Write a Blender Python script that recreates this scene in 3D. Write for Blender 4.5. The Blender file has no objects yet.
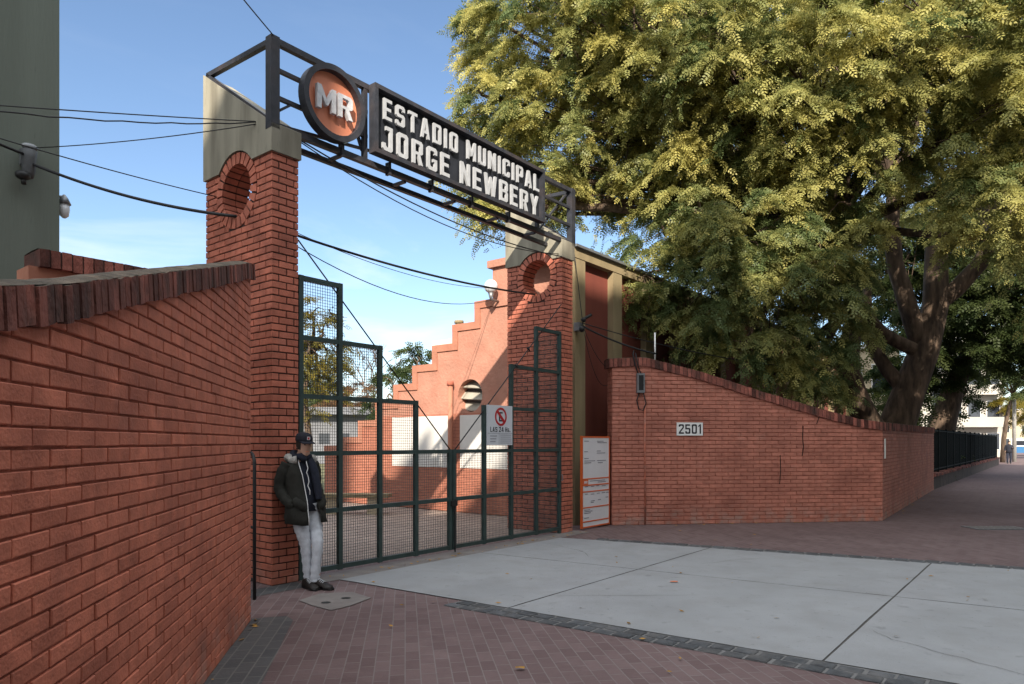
import bpy, bmesh, math, random
import numpy as np
from mathutils import Vector, Matrix
from mathutils.geometry import tessellate_polygon
random.seed(7); rng = np.random.default_rng(7)
PI = math.pi
scene = bpy.context.scene
COL = scene.collection

# ------------------------------------------------------------------ frames
class Frame:
    def __init__(self, ox, oy, dx, dy):
        self.o = (ox, oy); self.th = math.atan2(dy, dx)
        self.c, self.s = math.cos(self.th), math.sin(self.th)
    def w(self, x, y, z=0):
        return Vector((self.o[0] + x*self.c - y*self.s, self.o[1] + x*self.s + y*self.c, z))
WORLD = Frame(0, 0, 1, 0)
GATE = Frame(-2.75, 7.9, .626, .78)          # x runs along the gate, y goes into the yard (street is -y)
def G(s, t, z=0): return GATE.w(s, -t, z)     # t counts towards the street

def px(u, v, d): return Vector(((u-512)/690*d, d, 1.65+(442-v)*d/690))
# ------------------------------------------------------------------ mesh builder
class MB:
    def __init__(self): self.v = []; self.f = []; self.m = []; self.r = []
    def add(self, vs, fs, m=0, r=0.5):
        o = len(self.v); self.v.extend([tuple(p) for p in vs])
        for f in fs:
            self.f.append(tuple(i+o for i in f)); self.m.append(m); self.r.append(r)
    def box(self, x0, x1, y0, y1, z0, z1, m=0, r=0.5):
        vs = [(x0,y0,z0),(x1,y0,z0),(x1,y1,z0),(x0,y1,z0),(x0,y0,z1),(x1,y0,z1),(x1,y1,z1),(x0,y1,z1)]
        self.add(vs, [(0,3,2,1),(4,5,6,7),(0,1,5,4),(1,2,6,5),(2,3,7,6),(3,0,4,7)], m, r)
    def bar(self, a, b, w, h=None, m=0):
        h = h or w; a = Vector(a); b = Vector(b); d = (b-a).normalized()
        up = Vector((0,0,1)) if abs(d.z) < .95 else Vector((1,0,0))
        s = d.cross(up).normalized(); u = s.cross(d)
        vs = []
        for p in (a, b):
            for i, j in ((-1,-1),(1,-1),(1,1),(-1,1)): vs.append(p + s*(i*w/2) + u*(j*h/2))
        self.add(vs, [(0,1,2,3),(7,6,5,4),(0,4,5,1),(1,5,6,2),(2,6,7,3),(3,7,4,0)], m)
    def tube(self, pts, rad, seg=8, m=0, cap=True, flat=None):
        pts = [Vector(p) for p in pts]; n = len(pts)
        if not hasattr(rad, '__len__'): rad = [rad]*n
        vs = []; prev = None
        for i, p in enumerate(pts):
            d = (pts[min(i+1, n-1)] - pts[max(i-1, 0)]).normalized()
            if prev is None:
                a = Vector((0,0,1)) if abs(d.z) < .9 else Vector((1,0,0))
                u = d.cross(a).normalized()
            else:
                u = (prev - d*prev.dot(d)).normalized()
            prev = u; w = d.cross(u)
            for k in range(seg):
                a = 2*PI*k/seg; vs.append(p + (u*math.cos(a) + w*math.sin(a))*rad[i])
        fs = []
        for i in range(n-1):
            for k in range(seg):
                a = i*seg+k; b = i*seg+(k+1) % seg; fs.append((a, b, b+seg, a+seg))
        if cap: fs += [tuple(range(seg-1, -1, -1)), tuple(range((n-1)*seg, n*seg))]
        self.add(vs, fs, m)
    def loft(self, rings, m=0, closed=True, cap=True):
        k = len(rings[0]); vs = [p for r in rings for p in r]; fs = []
        for i in range(len(rings)-1):
            for j in range(k if closed else k-1):
                a = i*k+j; b = i*k+(j+1) % k; fs.append((a, b, b+k, a+k))
        if cap: fs += [tuple(range(k-1, -1, -1)), tuple(range((len(rings)-1)*k, len(rings)*k))]
        self.add(vs, fs, m)
    def prism(self, loops, f, d, m=0, back=True):
        """loops: outer + holes (2D); f(a, b, c) -> 3D; extruded from c=0 to c=d"""
        tri = tessellate_polygon([[Vector((a, b, 0)) for a, b in L] for L in loops])
        flat = [p for L in loops for p in L]; n = len(flat)
        vs = [f(a, b, d) for a, b in flat] + [f(a, b, 0) for a, b in flat]
        fs = [tuple(t) for t in tri]
        if back: fs += [tuple(i+n for i in reversed(t)) for t in tri]
        o = 0
        for L in loops:
            k = len(L)
            for i in range(k):
                a = o+i; b = o+(i+1) % k; fs.append((a, b, b+n, a+n))
            o += k
        self.add(vs, fs, m)
    def sphere(self, c, r, m=0, seg=14, ring=9, sc=(1,1,1)):
        vs = []; fs = []
        for i in range(ring+1):
            th = PI*i/ring
            for k in range(seg):
                a = 2*PI*k/seg
                vs.append((c[0]+r*sc[0]*math.sin(th)*math.cos(a), c[1]+r*sc[1]*math.sin(th)*math.sin(a), c[2]+r*sc[2]*math.cos(th)))
        for i in range(ring):
            for k in range(seg):
                fs.append((i*seg+k, (i+1)*seg+k, (i+1)*seg+(k+1) % seg, i*seg+(k+1) % seg))
        self.add(vs, fs, m)
    def mesh(self, name, mats, off=(0,0,0), smooth=False):
        me = bpy.data.meshes.new(name)
        me.from_pydata([(p[0]-off[0], p[1]-off[1], p[2]-off[2]) for p in self.v], [], self.f)
        for mt in (mats if isinstance(mats, (list, tuple)) else [mats]): me.materials.append(mt)
        me.polygons.foreach_set('material_index', self.m)
        at = me.attributes.new('rnd', 'FLOAT', 'FACE'); at.data.foreach_set('value', self.r)
        bm = bmesh.new(); bm.from_mesh(me); bmesh.ops.recalc_face_normals(bm, faces=bm.faces); bm.to_mesh(me); bm.free()
        if smooth: me.polygons.foreach_set('use_smooth', [True]*len(me.polygons))
        me.update(); return me

BASE = {}
def tag(o, label=None, cat=None, group=None, kind=None):
    if label: o['label'] = label
    if cat: o['category'] = cat
    if group: o['group'] = group
    if kind: o['kind'] = kind
    return o
def thing(name, label, cat, frame=WORLD, base=(0,0,0), group=None):
    o = bpy.data.objects.new(name, None); COL.objects.link(o)
    o.empty_display_size = .2
    o.location = frame.w(*base); o.rotation_euler = (0, 0, frame.th)
    BASE[o] = base; return tag(o, label, cat, group)
def part(name, mb, mats, parent, smooth=False, label=None):
    b = BASE[parent]
    o = bpy.data.objects.new(name, mb.mesh(name, mats, b, smooth)); COL.objects.link(o)
    o.parent = parent; BASE[o] = b
    if label: o['label'] = label
    return o
def single(name, label, cat, mb, mats, frame=WORLD, base=(0,0,0), group=None, smooth=False, kind=None):
    o = bpy.data.objects.new(name, mb.mesh(name, mats, base, smooth)); COL.objects.link(o)
    o.location = frame.w(*base); o.rotation_euler = (0, 0, frame.th)
    BASE[o] = base; return tag(o, label, cat, group, kind)
def struct(name, mb, mats, frame=WORLD):
    return single(name, None, None, mb, mats, frame, kind='structure')

# ------------------------------------------------------------------ materials
def mat(name, col, rough=.75, var=.15, scale=6, bump=.0, bscale=40, rnd=0., metal=0., col2=None, stain=0., stain_col=(.03,.025,.02), emit=None, spec=.4, sscale=1.2, zstretch=1., scuff=0., scuff_col=(.5,.42,.38), speck=0., dust=0.):
    m = bpy.data.materials.new(name); m.use_nodes = True
    nt = m.node_tree; N = nt.nodes; L = nt.links; b = N['Principled BSDF']
    b.inputs['Roughness'].default_value = rough; b.inputs['Metallic'].default_value = metal
    b.inputs['Specular IOR Level'].default_value = spec
    tc = N.new('ShaderNodeTexCoord'); mp = N.new('ShaderNodeMapping'); mp.inputs['Scale'].default_value = (1, 1, zstretch)
    L.new(tc.outputs['Object'], mp.inputs['Vector'])
    def noise(sc, det=5):
        n = N.new('ShaderNodeTexNoise'); n.inputs['Scale'].default_value = sc; n.inputs['Detail'].default_value = det
        L.new(mp.outputs['Vector'], n.inputs['Vector']); return n
    n1 = noise(scale)
    mr = N.new('ShaderNodeMapRange'); mr.inputs[1].default_value = .3; mr.inputs[2].default_value = .7
    mr.inputs[3].default_value = 1-var; mr.inputs[4].default_value = 1+var
    L.new(n1.outputs['Fac'], mr.inputs[0])
    fac = mr.outputs[0]
    base = N.new('ShaderNodeRGB'); base.outputs[0].default_value = (*col, 1); cur = base.outputs[0]
    if rnd or col2:
        at = N.new('ShaderNodeAttribute'); at.attribute_name = 'rnd'
        if col2:
            mx = N.new('ShaderNodeMix'); mx.data_type = 'RGBA'
            L.new(at.outputs['Fac'], mx.inputs[0]); L.new(cur, mx.inputs[6]); mx.inputs[7].default_value = (*col2, 1); cur = mx.outputs[2]
        if rnd:
            r2 = N.new('ShaderNodeMapRange'); r2.inputs[3].default_value = 1-rnd; r2.inputs[4].default_value = 1+rnd
            L.new(at.outputs['Fac'], r2.inputs[0])
            ml = N.new('ShaderNodeMath'); ml.operation = 'MULTIPLY'; L.new(fac, ml.inputs[0]); L.new(r2.outputs[0], ml.inputs[1]); fac = ml.outputs[0]
    sc = N.new('ShaderNodeVectorMath'); sc.operation = 'SCALE'; L.new(cur, sc.inputs[0]); L.new(fac, sc.inputs['Scale']); cur = sc.outputs[0]
    if stain:
        n2 = noise(sscale, 8); m2 = N.new('ShaderNodeMapRange'); m2.inputs[1].default_value = .46; m2.inputs[2].default_value = .72
        m2.inputs[3].default_value = 0; m2.inputs[4].default_value = stain
        L.new(n2.outputs['Fac'], m2.inputs[0])
        mx = N.new('ShaderNodeMix'); mx.data_type = 'RGBA'; L.new(m2.outputs[0], mx.inputs[0]); L.new(cur, mx.inputs[6]); mx.inputs[7].default_value = (*stain_col, 1); cur = mx.outputs[2]
    for amt, colr, ns, lo, hi in ((scuff, scuff_col, 3.1, .60, .80), (scuff*.8, scuff_col, 19., .64, .76), (speck, tuple(.45*c for c in col), 26., .66, .74), (speck*.8, tuple(.6*c for c in col), 6.3, .63, .72)):
        if not amt: continue
        n4 = noise(ns, 7); m4 = N.new('ShaderNodeMapRange'); m4.inputs[1].default_value = lo; m4.inputs[2].default_value = hi; m4.inputs[3].default_value = 0; m4.inputs[4].default_value = amt
        L.new(n4.outputs['Fac'], m4.inputs[0]); mx = N.new('ShaderNodeMix'); mx.data_type = 'RGBA'; L.new(m4.outputs[0], mx.inputs[0]); L.new(cur, mx.inputs[6]); mx.inputs[7].default_value = (*colr, 1); cur = mx.outputs[2]
    if dust:                                            # pale splash dirt in patches on the lowest courses
        sz = N.new('ShaderNodeSeparateXYZ'); L.new(tc.outputs['Object'], sz.inputs[0])
        dz = N.new('ShaderNodeMapRange'); dz.inputs[1].default_value = .42; dz.inputs[2].default_value = .02; dz.inputs[3].default_value = 0; dz.inputs[4].default_value = 1; L.new(sz.outputs[2], dz.inputs[0])
        n5 = noise(5., 7); m5 = N.new('ShaderNodeMapRange'); m5.inputs[1].default_value = .42; m5.inputs[2].default_value = .66; m5.inputs[3].default_value = 0; m5.inputs[4].default_value = dust; L.new(n5.outputs['Fac'], m5.inputs[0])
        mm = N.new('ShaderNodeMath'); mm.operation = 'MULTIPLY'; L.new(dz.outputs[0], mm.inputs[0]); L.new(m5.outputs[0], mm.inputs[1])
        mx = N.new('ShaderNodeMix'); mx.data_type = 'RGBA'; L.new(mm.outputs[0], mx.inputs[0]); L.new(cur, mx.inputs[6]); mx.inputs[7].default_value = (.30,.235,.205,1); cur = mx.outputs[2]
    L.new(cur, b.inputs['Base Color'])
    if bump:
        n3 = noise(bscale, 6); bp = N.new('ShaderNodeBump'); bp.inputs['Strength'].default_value = bump; bp.inputs['Distance'].default_value = .02
        L.new(n3.outputs['Fac'], bp.inputs['Height']); L.new(bp.outputs[0], b.inputs['Normal'])
    if emit:
        b.inputs['Emission Color'].default_value = (*emit[0], 1); b.inputs['Emission Strength'].default_value = emit[1]
    return m

def tile_mat(name, c1, c2, mortar, bw, bh, rot=0., ms=.012, rough=.8, bump=.25, stain=.35, stain_col=(.05,.04,.04), vert=False, offset=.5, sq=1., big=.6):
    m = bpy.data.materials.new(name); m.use_nodes = True
    nt = m.node_tree; N = nt.nodes; L = nt.links; b = N['Principled BSDF']; b.inputs['Roughness'].default_value = rough
    b.inputs['Specular IOR Level'].default_value = .25
    tc = N.new('ShaderNodeTexCoord'); mp = N.new('ShaderNodeMapping'); mp.inputs['Rotation'].default_value = (0, 0, rot)
    src = tc.outputs['Object']
    if vert:
        sx = N.new('ShaderNodeSeparateXYZ'); L.new(src, sx.inputs[0]); ad = N.new('ShaderNodeMath'); L.new(sx.outputs[0], ad.inputs[0]); L.new(sx.outputs[1], ad.inputs[1])
        cb = N.new('ShaderNodeCombineXYZ'); L.new(ad.outputs[0], cb.inputs[0]); L.new(sx.outputs[2], cb.inputs[1]); src = cb.outputs[0]
    L.new(src, mp.inputs['Vector'])
    br = N.new('ShaderNodeTexBrick'); L.new(mp.outputs[0], br.inputs['Vector']); br.offset = offset
    br.inputs['Scale'].default_value = 1; br.inputs['Brick Width'].default_value = bw; br.inputs['Row Height'].default_value = bh
    br.inputs['Mortar Size'].default_value = ms; br.inputs['Mortar Smooth'].default_value = .3; br.inputs['Bias'].default_value = 0
    br.inputs['Color1'].default_value = (*c1, 1); br.inputs['Color2'].default_value = (*c2, 1); br.inputs['Mortar'].default_value = (*mortar, 1)
    cur = br.outputs['Color']
    for sc_, lo, hi, amt, colr in ((big, .42, .72, stain, stain_col), (7., .5, .8, stain*.7, stain_col), (2.3, .55, .8, stain*.5, tuple(min(1, 1.6*x+.03) for x in c2))):
        n = N.new('ShaderNodeTexNoise'); n.inputs['Scale'].default_value = sc_; n.inputs['Detail'].default_value = 8; n.inputs['Roughness'].default_value = .65
        L.new(tc.outputs['Object'], n.inputs['Vector'])
        r = N.new('ShaderNodeMapRange'); r.inputs[1].default_value = lo; r.inputs[2].default_value = hi; r.inputs[3].default_value = 0; r.inputs[4].default_value = amt
        L.new(n.outputs['Fac'], r.inputs[0])
        mx = N.new('ShaderNodeMix'); mx.data_type = 'RGBA'; L.new(r.outputs[0], mx.inputs[0]); L.new(cur, mx.inputs[6]); mx.inputs[7].default_value = (*colr, 1); cur = mx.outputs[2]
    L.new(cur, b.inputs['Base Color'])
    n3 = N.new('ShaderNodeTexNoise'); n3.inputs['Scale'].default_value = 35; n3.inputs['Detail'].default_value = 6; L.new(tc.outputs['Object'], n3.inputs['Vector'])
    iv = N.new('ShaderNodeMath'); iv.operation = 'MULTIPLY_ADD'; L.new(br.outputs['Fac'], iv.inputs[0]); iv.inputs[1].default_value = -.7; L.new(n3.outputs['Fac'], iv.inputs[2])
    bp = N.new('ShaderNodeBump'); bp.inputs['Strength'].default_value = bump; bp.inputs['Distance'].default_value = .012
    L.new(iv.outputs[0], bp.inputs['Height']); L.new(bp.outputs[0], b.inputs['Normal'])
    return m

def leaf_mat(name, ca, cb):
    m = bpy.data.materials.new(name); m.use_nodes = True
    nt = m.node_tree; N = nt.nodes; L = nt.links; N.remove(N['Principled BSDF']); out = N['Material Output']
    at = N.new('ShaderNodeAttribute'); at.attribute_name = 'rnd'
    rp = N.new('ShaderNodeValToRGB'); rp.color_ramp.elements[0].color = (*ca, 1); rp.color_ramp.elements[1].color = (*cb, 1)
    rp.color_ramp.elements[0].position = .15; rp.color_ramp.elements[1].position = .95
    L.new(at.outputs['Fac'], rp.inputs[0])
    d = N.new('ShaderNodeBsdfDiffuse'); t = N.new('ShaderNodeBsdfTranslucent'); g = N.new('ShaderNodeBsdfGlossy'); g.inputs['Roughness'].default_value = .45
    g.inputs['Color'].default_value = (.6,.6,.55,1)
    L.new(rp.outputs[0], d.inputs['Color']); L.new(rp.outputs[0], t.inputs['Color'])
    mx = N.new('ShaderNodeMixShader'); mx.inputs[0].default_value = .48; L.new(d.outputs[0], mx.inputs[1]); L.new(t.outputs[0], mx.inputs[2])
    m2 = N.new('ShaderNodeMixShader'); m2.inputs[0].default_value = .02; L.new(mx.outputs[0], m2.inputs[1]); L.new(g.outputs[0], m2.inputs[2])
    L.new(m2.outputs[0], out.inputs[0]); return m

M = {}
M['brick'] = mat('painted brick', (.52,.165,.10), .75, .18, 9, .3, 60, rnd=.12, dust=.55, stain=.6, stain_col=(.21,.06,.04), sscale=1.9, scuff=.16, scuff_col=(.52,.28,.21), speck=.45)
M['mortar_dark'] = mat('open crack', (.045,.02,.015), .95)
M['faded_brick'] = mat('faded painted brick', (.43,.165,.115), .78, .16, 9, .3, 60, rnd=.13, dust=.75, stain=.6, stain_col=(.20,.07,.05), sscale=1.3, scuff=.25, scuff_col=(.50,.33,.27), speck=.4)
M['mortar'] = mat('painted mortar', (.31,.095,.06), .9, .25, 12, .4, 60)
M['pillar_brick'] = mat('pillar brick', (.47,.147,.092), .75, .18, 9, .3, 60, rnd=.17, dust=.4, stain=.5, stain_col=(.17,.052,.038), sscale=2.2, scuff=.18, scuff_col=(.50,.29,.23), speck=.45)
M['pillar_mortar'] = mat('dark mortar', (.055,.03,.025), .95, .3, 12, .4, 60)
M['coping'] = mat('weathered coping brick', (.20,.066,.048), .9, .45, 14, .8, 50, rnd=.65, stain=1., stain_col=(.035,.024,.02), sscale=7, zstretch=.5)
M['coping_top'] = mat('mossy mortar', (.105,.078,.055), .95, .45, 10, .9, 40, stain=.9, stain_col=(.035,.03,.02), sscale=6, scuff=.4, scuff_col=(.16,.14,.11))
M['coping_mortar'] = mat('coping mortar', (.05,.03,.025), .95, .3, 12)
M['concrete_cap'] = mat('cap concrete', (.27,.25,.195), .9, .15, 3, .25, 40, stain=.75, stain_col=(.10,.088,.065), sscale=3.5, zstretch=.14, speck=.4)
M['steel'] = mat('dark painted steel', (.026,.028,.036), .5, .3, 8, .1, 30, stain=.4, stain_col=(.06,.035,.025), sscale=4)
M['sign_black'] = mat('sign black', (.011,.013,.019), .6, .2, 4, .05, 30)
M['disc'] = mat('disc orange', (.72,.26,.15), .55, .1, 5, .05, 20, stain=.3, stain_col=(.4,.12,.07))
M['white_letter'] = mat('white letter', (.345,.356,.375), .5, .1, 12, .05, 30, stain=.25, stain_col=(.4,.42,.45), sscale=6)
M['worn_letter'] = mat('worn letter', (.55,.55,.57), .5, .15, 12, .1, 30, stain=.8, stain_col=(.34,.37,.42), sscale=9)
M['green_steel'] = mat('gate green steel', (.033,.058,.055), .5, .2, 8, .1, 30, stain=.2, stain_col=(.05,.04,.03), sscale=5)
M['wire'] = mat('mesh wire', (.07,.085,.085), .5, .2, 8, metal=.3)
M['stucco'] = mat('pink stucco', (.37,.178,.125), .9, .14, 2.2, .8, 14, stain=.35, stain_col=(.40,.145,.095), sscale=3)
M['stucco_trim'] = mat('pink stucco trim', (.36,.155,.10), .9, .12, 3, .3, 20, stain=.3, stain_col=(.32,.11,.07))
M['yard_brick'] = tile_mat('yard brick', (.33,.125,.08), (.39,.155,.10), (.24,.085,.055), .265, .08, vert=True, ms=.008, stain=.25, stain_col=(.34,.12,.08))
M['white_wall'] = mat('white paint', (.58,.56,.53), .8, .05, 3, .2, 30, stain=.1, stain_col=(.5,.45,.4))
M['hall_red'] = mat('hall red', (.165,.042,.028), .85, .2, 1.5, .2, 20, stain=.35, stain_col=(.09,.025,.018), sscale=1.2, zstretch=.3)
M['hall_beige'] = mat('hall beige', (.25,.195,.11), .9, .15, 3, .2, 20, stain=.35, stain_col=(.12,.09,.05), sscale=2, zstretch=.3)
M['green_wall'] = mat('green grey render', (.135,.155,.13), .92, .1, 1.2, .25, 30, stain=.6, stain_col=(.10,.115,.095), sscale=1.6, zstretch=.12, scuff=.25, scuff_col=(.19,.205,.18), speck=.3)
M['concrete'] = mat('driveway concrete', (.262,.268,.276), .85, .08, 1.1, .3, 70, stain=.4, stain_col=(.20,.197,.192), sscale=2.6, scuff=.3, scuff_col=(.33,.33,.325), speck=.6)
M['cement'] = mat('cement patch', (.19,.17,.16), .9, .15, 5, .2, 50, stain=.5, stain_col=(.14,.12,.11), sscale=3)
M['joint'] = mat('joint tar', (.075,.07,.065), .95, .3, 9)
M['hole'] = mat('shadow gap', (.03,.03,.03), .95)
TR = -math.atan2(.988, -.153)
M['paving'] = tile_mat('red paving', (.125,.083,.082), (.165,.115,.113), (.19,.16,.155), .22, .11, rot=TR, ms=.005, stain=.5, stain_col=(.08,.05,.05), offset=.5)
M['dark_tile'] = tile_mat('slate tile', (.06,.062,.066), (.085,.086,.088), (.13,.125,.12), .22, .11, rot=TR, ms=.007, stain=.5, stain_col=(.14,.125,.12), offset=.5)
M['yard_paving'] = tile_mat('yard paving', (.26,.20,.17), (.32,.25,.21), (.18,.14,.12), .4, .4, rot=.3, ms=.012, stain=.3, stain_col=(.18,.14,.12), offset=0)
M['bedding'] = mat('strip mortar', (.15,.147,.145), .9, .2, 8, .2, 50)
M['sett'] = mat('granite sett', (.062,.066,.072), .75, .25, 14, .5, 40, rnd=.35, stain=.4, stain_col=(.17,.155,.145), sscale=4)
M['asphalt'] = mat('asphalt', (.05,.05,.052), .9, .2, 20, .4, 120)
M['plinth'] = mat('dark plinth', (.075,.055,.048), .95, .35, 4, .6, 12, stain=.6, stain_col=(.03,.025,.02), sscale=2)
M['kerb'] = mat('kerb stone', (.28,.27,.25), .85, .15, 6, .3, 40)
M['earth'] = mat('dry grass earth', (.11,.105,.05), .95, .3, .5, .5, 10)
M['bark'] = mat('bark', (.10,.068,.047), .95, .5, 6, 1., 15, stain=.9, stain_col=(.028,.02,.015), sscale=9, zstretch=.25)
M['leaf'] = leaf_mat('tipa leaf', (.125,.168,.066), (.52,.465,.15))
M['leaf_dark'] = leaf_mat('dark leaf', (.030,.050,.018), (.075,.095,.030))
M['leaf_yellow'] = leaf_mat('yellow leaf', (.11,.105,.025), (.26,.20,.035))
M['leaf_brown'] = leaf_mat('brown leaf', (.13,.07,.035), (.23,.13,.06))
M['black'] = mat('black rubber', (.012,.012,.013), .5)
M['cable'] = mat('cable black', (.012,.012,.014), .6)
M['grey_metal'] = mat('grey cast metal', (.20,.21,.22), .45, .15, 8, metal=.5)
M['white_plastic'] = mat('white plastic', (.75,.75,.74), .4, .05, 5)
M['glass_globe'] = mat('opal glass', (.62,.64,.66), .18, .05, 4, spec=.6)
M['grey_plate'] = mat('sign plate', (.62,.64,.68), .5, .05, 3, stain=.15, stain_col=(.4,.4,.42))
M['board'] = mat('board white', (.70,.71,.74), .45, .04, 2)
M['board_orange'] = mat('board orange', (.62,.12,.03), .5, .08, 3)
M['sign_red'] = mat('sign red', (.45,.02,.025), .5, .05, 3)
M['sign_ink'] = mat('sign ink', (.02,.02,.025), .5, .05, 3)
M['grey_ink'] = mat('grey ink', (.22,.23,.27), .5, .05, 3)
M['plate_white'] = mat('plate white', (.74,.74,.72), .4, .05, 5, stain=.15, stain_col=(.4,.38,.35))
M['lamp_lit'] = mat('lit lamp', (.9,.9,.9), .3, 0, 3, emit=((1,.97,.9), 6.))
M['louvre'] = mat('louvre', (.30,.28,.235), .8, .15, 5)
M['iron_grey'] = mat('weathered grey metal', (.075,.08,.085), .6, .25, 8)
M['iron'] = mat('black iron', (.014,.015,.016), .5, .2, 10)
M['fence_iron'] = mat('fence iron', (.008,.011,.012), .8, .25, 6, spec=.15)
M['skin'] = mat('skin', (.52,.31,.225), .55, .06, 14)
M['parka'] = mat('parka cloth', (.017,.0165,.013), .9, .25, 14, .3, 60)
M['fur'] = mat('fur trim', (.42,.40,.37), 1., .25, 40, .9, 80)
M['navy'] = mat('navy cloth', (.014,.017,.030), .9, .25, 30, .3, 90)
M['jean'] = mat('pale jean', (.47,.49,.53), .9, .12, 20, .3, 60, stain=.2, stain_col=(.25,.27,.3), sscale=6)
M['shoe'] = mat('dark leather', (.014,.010,.009), .5, .25, 20, .2, 50)
M['cap'] = mat('cap cloth', (.013,.014,.022), .9, .2, 30)
M['white'] = mat('white', (.7,.7,.7), .6, .05)
M['hair'] = mat('hair', (.018,.013,.010), .7)
M['bldg_pale'] = mat('pale building', (.36,.335,.30), .9, .08, .6, stain=.25, stain_col=(.42,.39,.35), sscale=.5)
M['bldg_cream'] = mat('cream building', (.44,.36,.25), .9, .08, .6, stain=.25, stain_col=(.4,.33,.22), sscale=.5)
M['bldg_grey'] = mat('grey concrete building', (.15,.155,.17), .9, .1, .5, stain=.35, stain_col=(.17,.17,.18), sscale=.4)
M['window'] = mat('window glass', (.03,.035,.045), .12, .1, 2, spec=.6)
M['frame_white'] = mat('window frame', (.55,.54,.52), .7)
M['car_blue'] = mat('car blue', (.05,.16,.33), .3, .03, 3, spec=.6)
M['car_white'] = mat('car white', (.7,.71,.72), .3, .03, 3, spec=.6)
M['leaf_litter'] = mat('fallen leaf', (.30,.16,.03), .8, .2, 20, rnd=.4)
M['orange_litter'] = mat('orange scrap', (.55,.13,.03), .7)

# ------------------------------------------------------------------ bricks
def rj(a): return random.uniform(-a, a)
def lin(xs, ys):
    return lambda a: float(np.interp(a, xs, ys))
def bricks(mb, f, a0, a1, z0, top, h, L, mo, d, hole=None, m=0, bot=None, half=True):
    """running-bond bricks on the face f(a, z, c); c=0 is the mortar plane, top(a) bounds the face above"""
    zmax = max(top(a0), top(a1), top((a0+a1)/2)); row = 0; z = z0
    while z < zmax:
        x = a0 - (L/2 if row % 2 else 0)
        while x < a1 - .01:
            segs = [(max(x, a0), min(x+L-mo, a1))]
            if hole:
                hc, hz, hr = hole; dz = abs(z+h/2-hz)
                if dz < hr:
                    c = math.sqrt(hr*hr-dz*dz)
                    l, r_ = segs[0]; segs = [(l, min(r_, hc-c)), (max(l, hc+c), r_)]
            for l, r_ in segs:
                if r_-l < .02: continue
                l += rj(.002); r_ += rj(.002)
                zb = z + mo/2 + rj(.0015); zt0 = zt1 = z+h-mo/2 + rj(.0015)
                zt0 = min(zt0, top(l)); zt1 = min(zt1, top(r_))
                if zt0 < zb+.006 and zt1 < zb+.006: continue
                zt0 = max(zt0, zb+.003); zt1 = max(zt1, zb+.003)
                dd = d + rj(.0022); e = .004; t1 = rj(.0018); t2 = rj(.0012)
                out = [(l, zb), (r_, zb), (r_, zt1), (l, zt0)]
                inn = [(l+e, zb+e), (r_-e, zb+e), (r_-e, max(zt1-e, zb+e*.8)), (l+e, max(zt0-e, zb+e*.8))]
                vs = [f(a, b, -.004) for a, b in out] + [f(a, b, dd*.72) for a, b in out]
                vs += [f(inn[i][0], inn[i][1], dd + (t1 if i in (1,2) else -t1) + (t2 if i > 1 else -t2)) for i in range(4)]
                fs = [(8,9,10,11)]
                for i in range(4):
                    j = (i+1) % 4; fs += [(i, j, j+4, i+4), (i+4, j+4, j+8, i+8)]
                mb.add(vs, fs, m, min(1, max(0, random.gauss(.5, .27))))
            x += L
        z += h; row += 1

def coping(mb, x0, x1, top, y0, y1, hgt, pitch=.085, mo=.012):
    """row of soldier bricks with sloping tops; materials: 0 brick, 1 top, 2 mortar"""
    x = x0
    while x < x1-.01:
        a, b = x, min(x+pitch-mo, x1); za, zb = top(a)+rj(.004), top(b)+rj(.004); o = rj(.006); o2 = rj(.005)
        e6 = .006 if y1 > y0 else -.006
        vs = [(a,y0+o,za-hgt+o2),(b,y0+o,zb-hgt+o2),(b,y1,zb-hgt),(a,y1,za-hgt),(a,y0+o+e6,za),(b,y0+o+e6,zb),(b,y1,zb),(a,y1,za)]
        r = random.random()
        mb.add(vs, [(0,3,2,1),(0,1,5,4),(1,2,6,5),(2,3,7,6),(3,0,4,7)], 0, r); mb.add(vs, [(4,5,6,7)], 1, r)
        x += pitch
    n = 14; sg = 1 if y1 > y0 else -1
    for i in range(n):
        a = x0+.01+(x1-x0-.02)*i/n; b = x0+.01+(x1-x0-.02)*(i+1)/n; za, zb = top(a)-.014, top(b)-.014
        ya, yb = y0+sg*.014, y1-sg*.01
        vs = [(a,ya,za-hgt+.03),(b,ya,zb-hgt+.03),(b,yb,zb-hgt+.03),(a,yb,za-hgt+.03),(a,ya,za+.006),(b,ya,zb+.006),(b,yb,zb+.006),(a,yb,za+.006)]
        mb.add(vs, [(0,3,2,1),(4,5,6,7),(0,1,5,4),(1,2,6,5),(2,3,7,6),(3,0,4,7)], 2)
    n = 60; rows = []
    for i in range(n+1):
        a = x0+(x1-x0)*i/n; z = top(a)
        rows.append([(a, y0-sg*(-.006-abs(rj(.02))), z+.002), (a, y0+sg*.05, z+.011+rj(.003)), (a, (y0+y1)/2, z+.016+rj(.003)), (a, y1-sg*.02, z+.010+rj(.003)), (a, y1, z+.001)])
    mb.loft(rows, m=1, closed=False, cap=False)

def wall_body(mb, x0, x1, y0, y1, top, drop, n=30, z0=-.1, m=0):
    xs = [x0+(x1-x0)*i/n for i in range(n+1)]
    for i in range(n):
        a, b = xs[i], xs[i+1]; za, zb = top(a)-drop, top(b)-drop
        vs = [(a,y0,z0),(b,y0,z0),(b,y1,z0),(a,y1,z0),(a,y0,za),(b,y0,zb),(b,y1,zb),(a,y1,za)]
        fs = [(4,5,6,7),(0,1,5,4),(2,3,7,6)]
        if i == 0: fs.append((3,0,4,7))
        if i == n-1: fs.append((1,2,6,5))
        mb.add(vs, fs, m)

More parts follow.
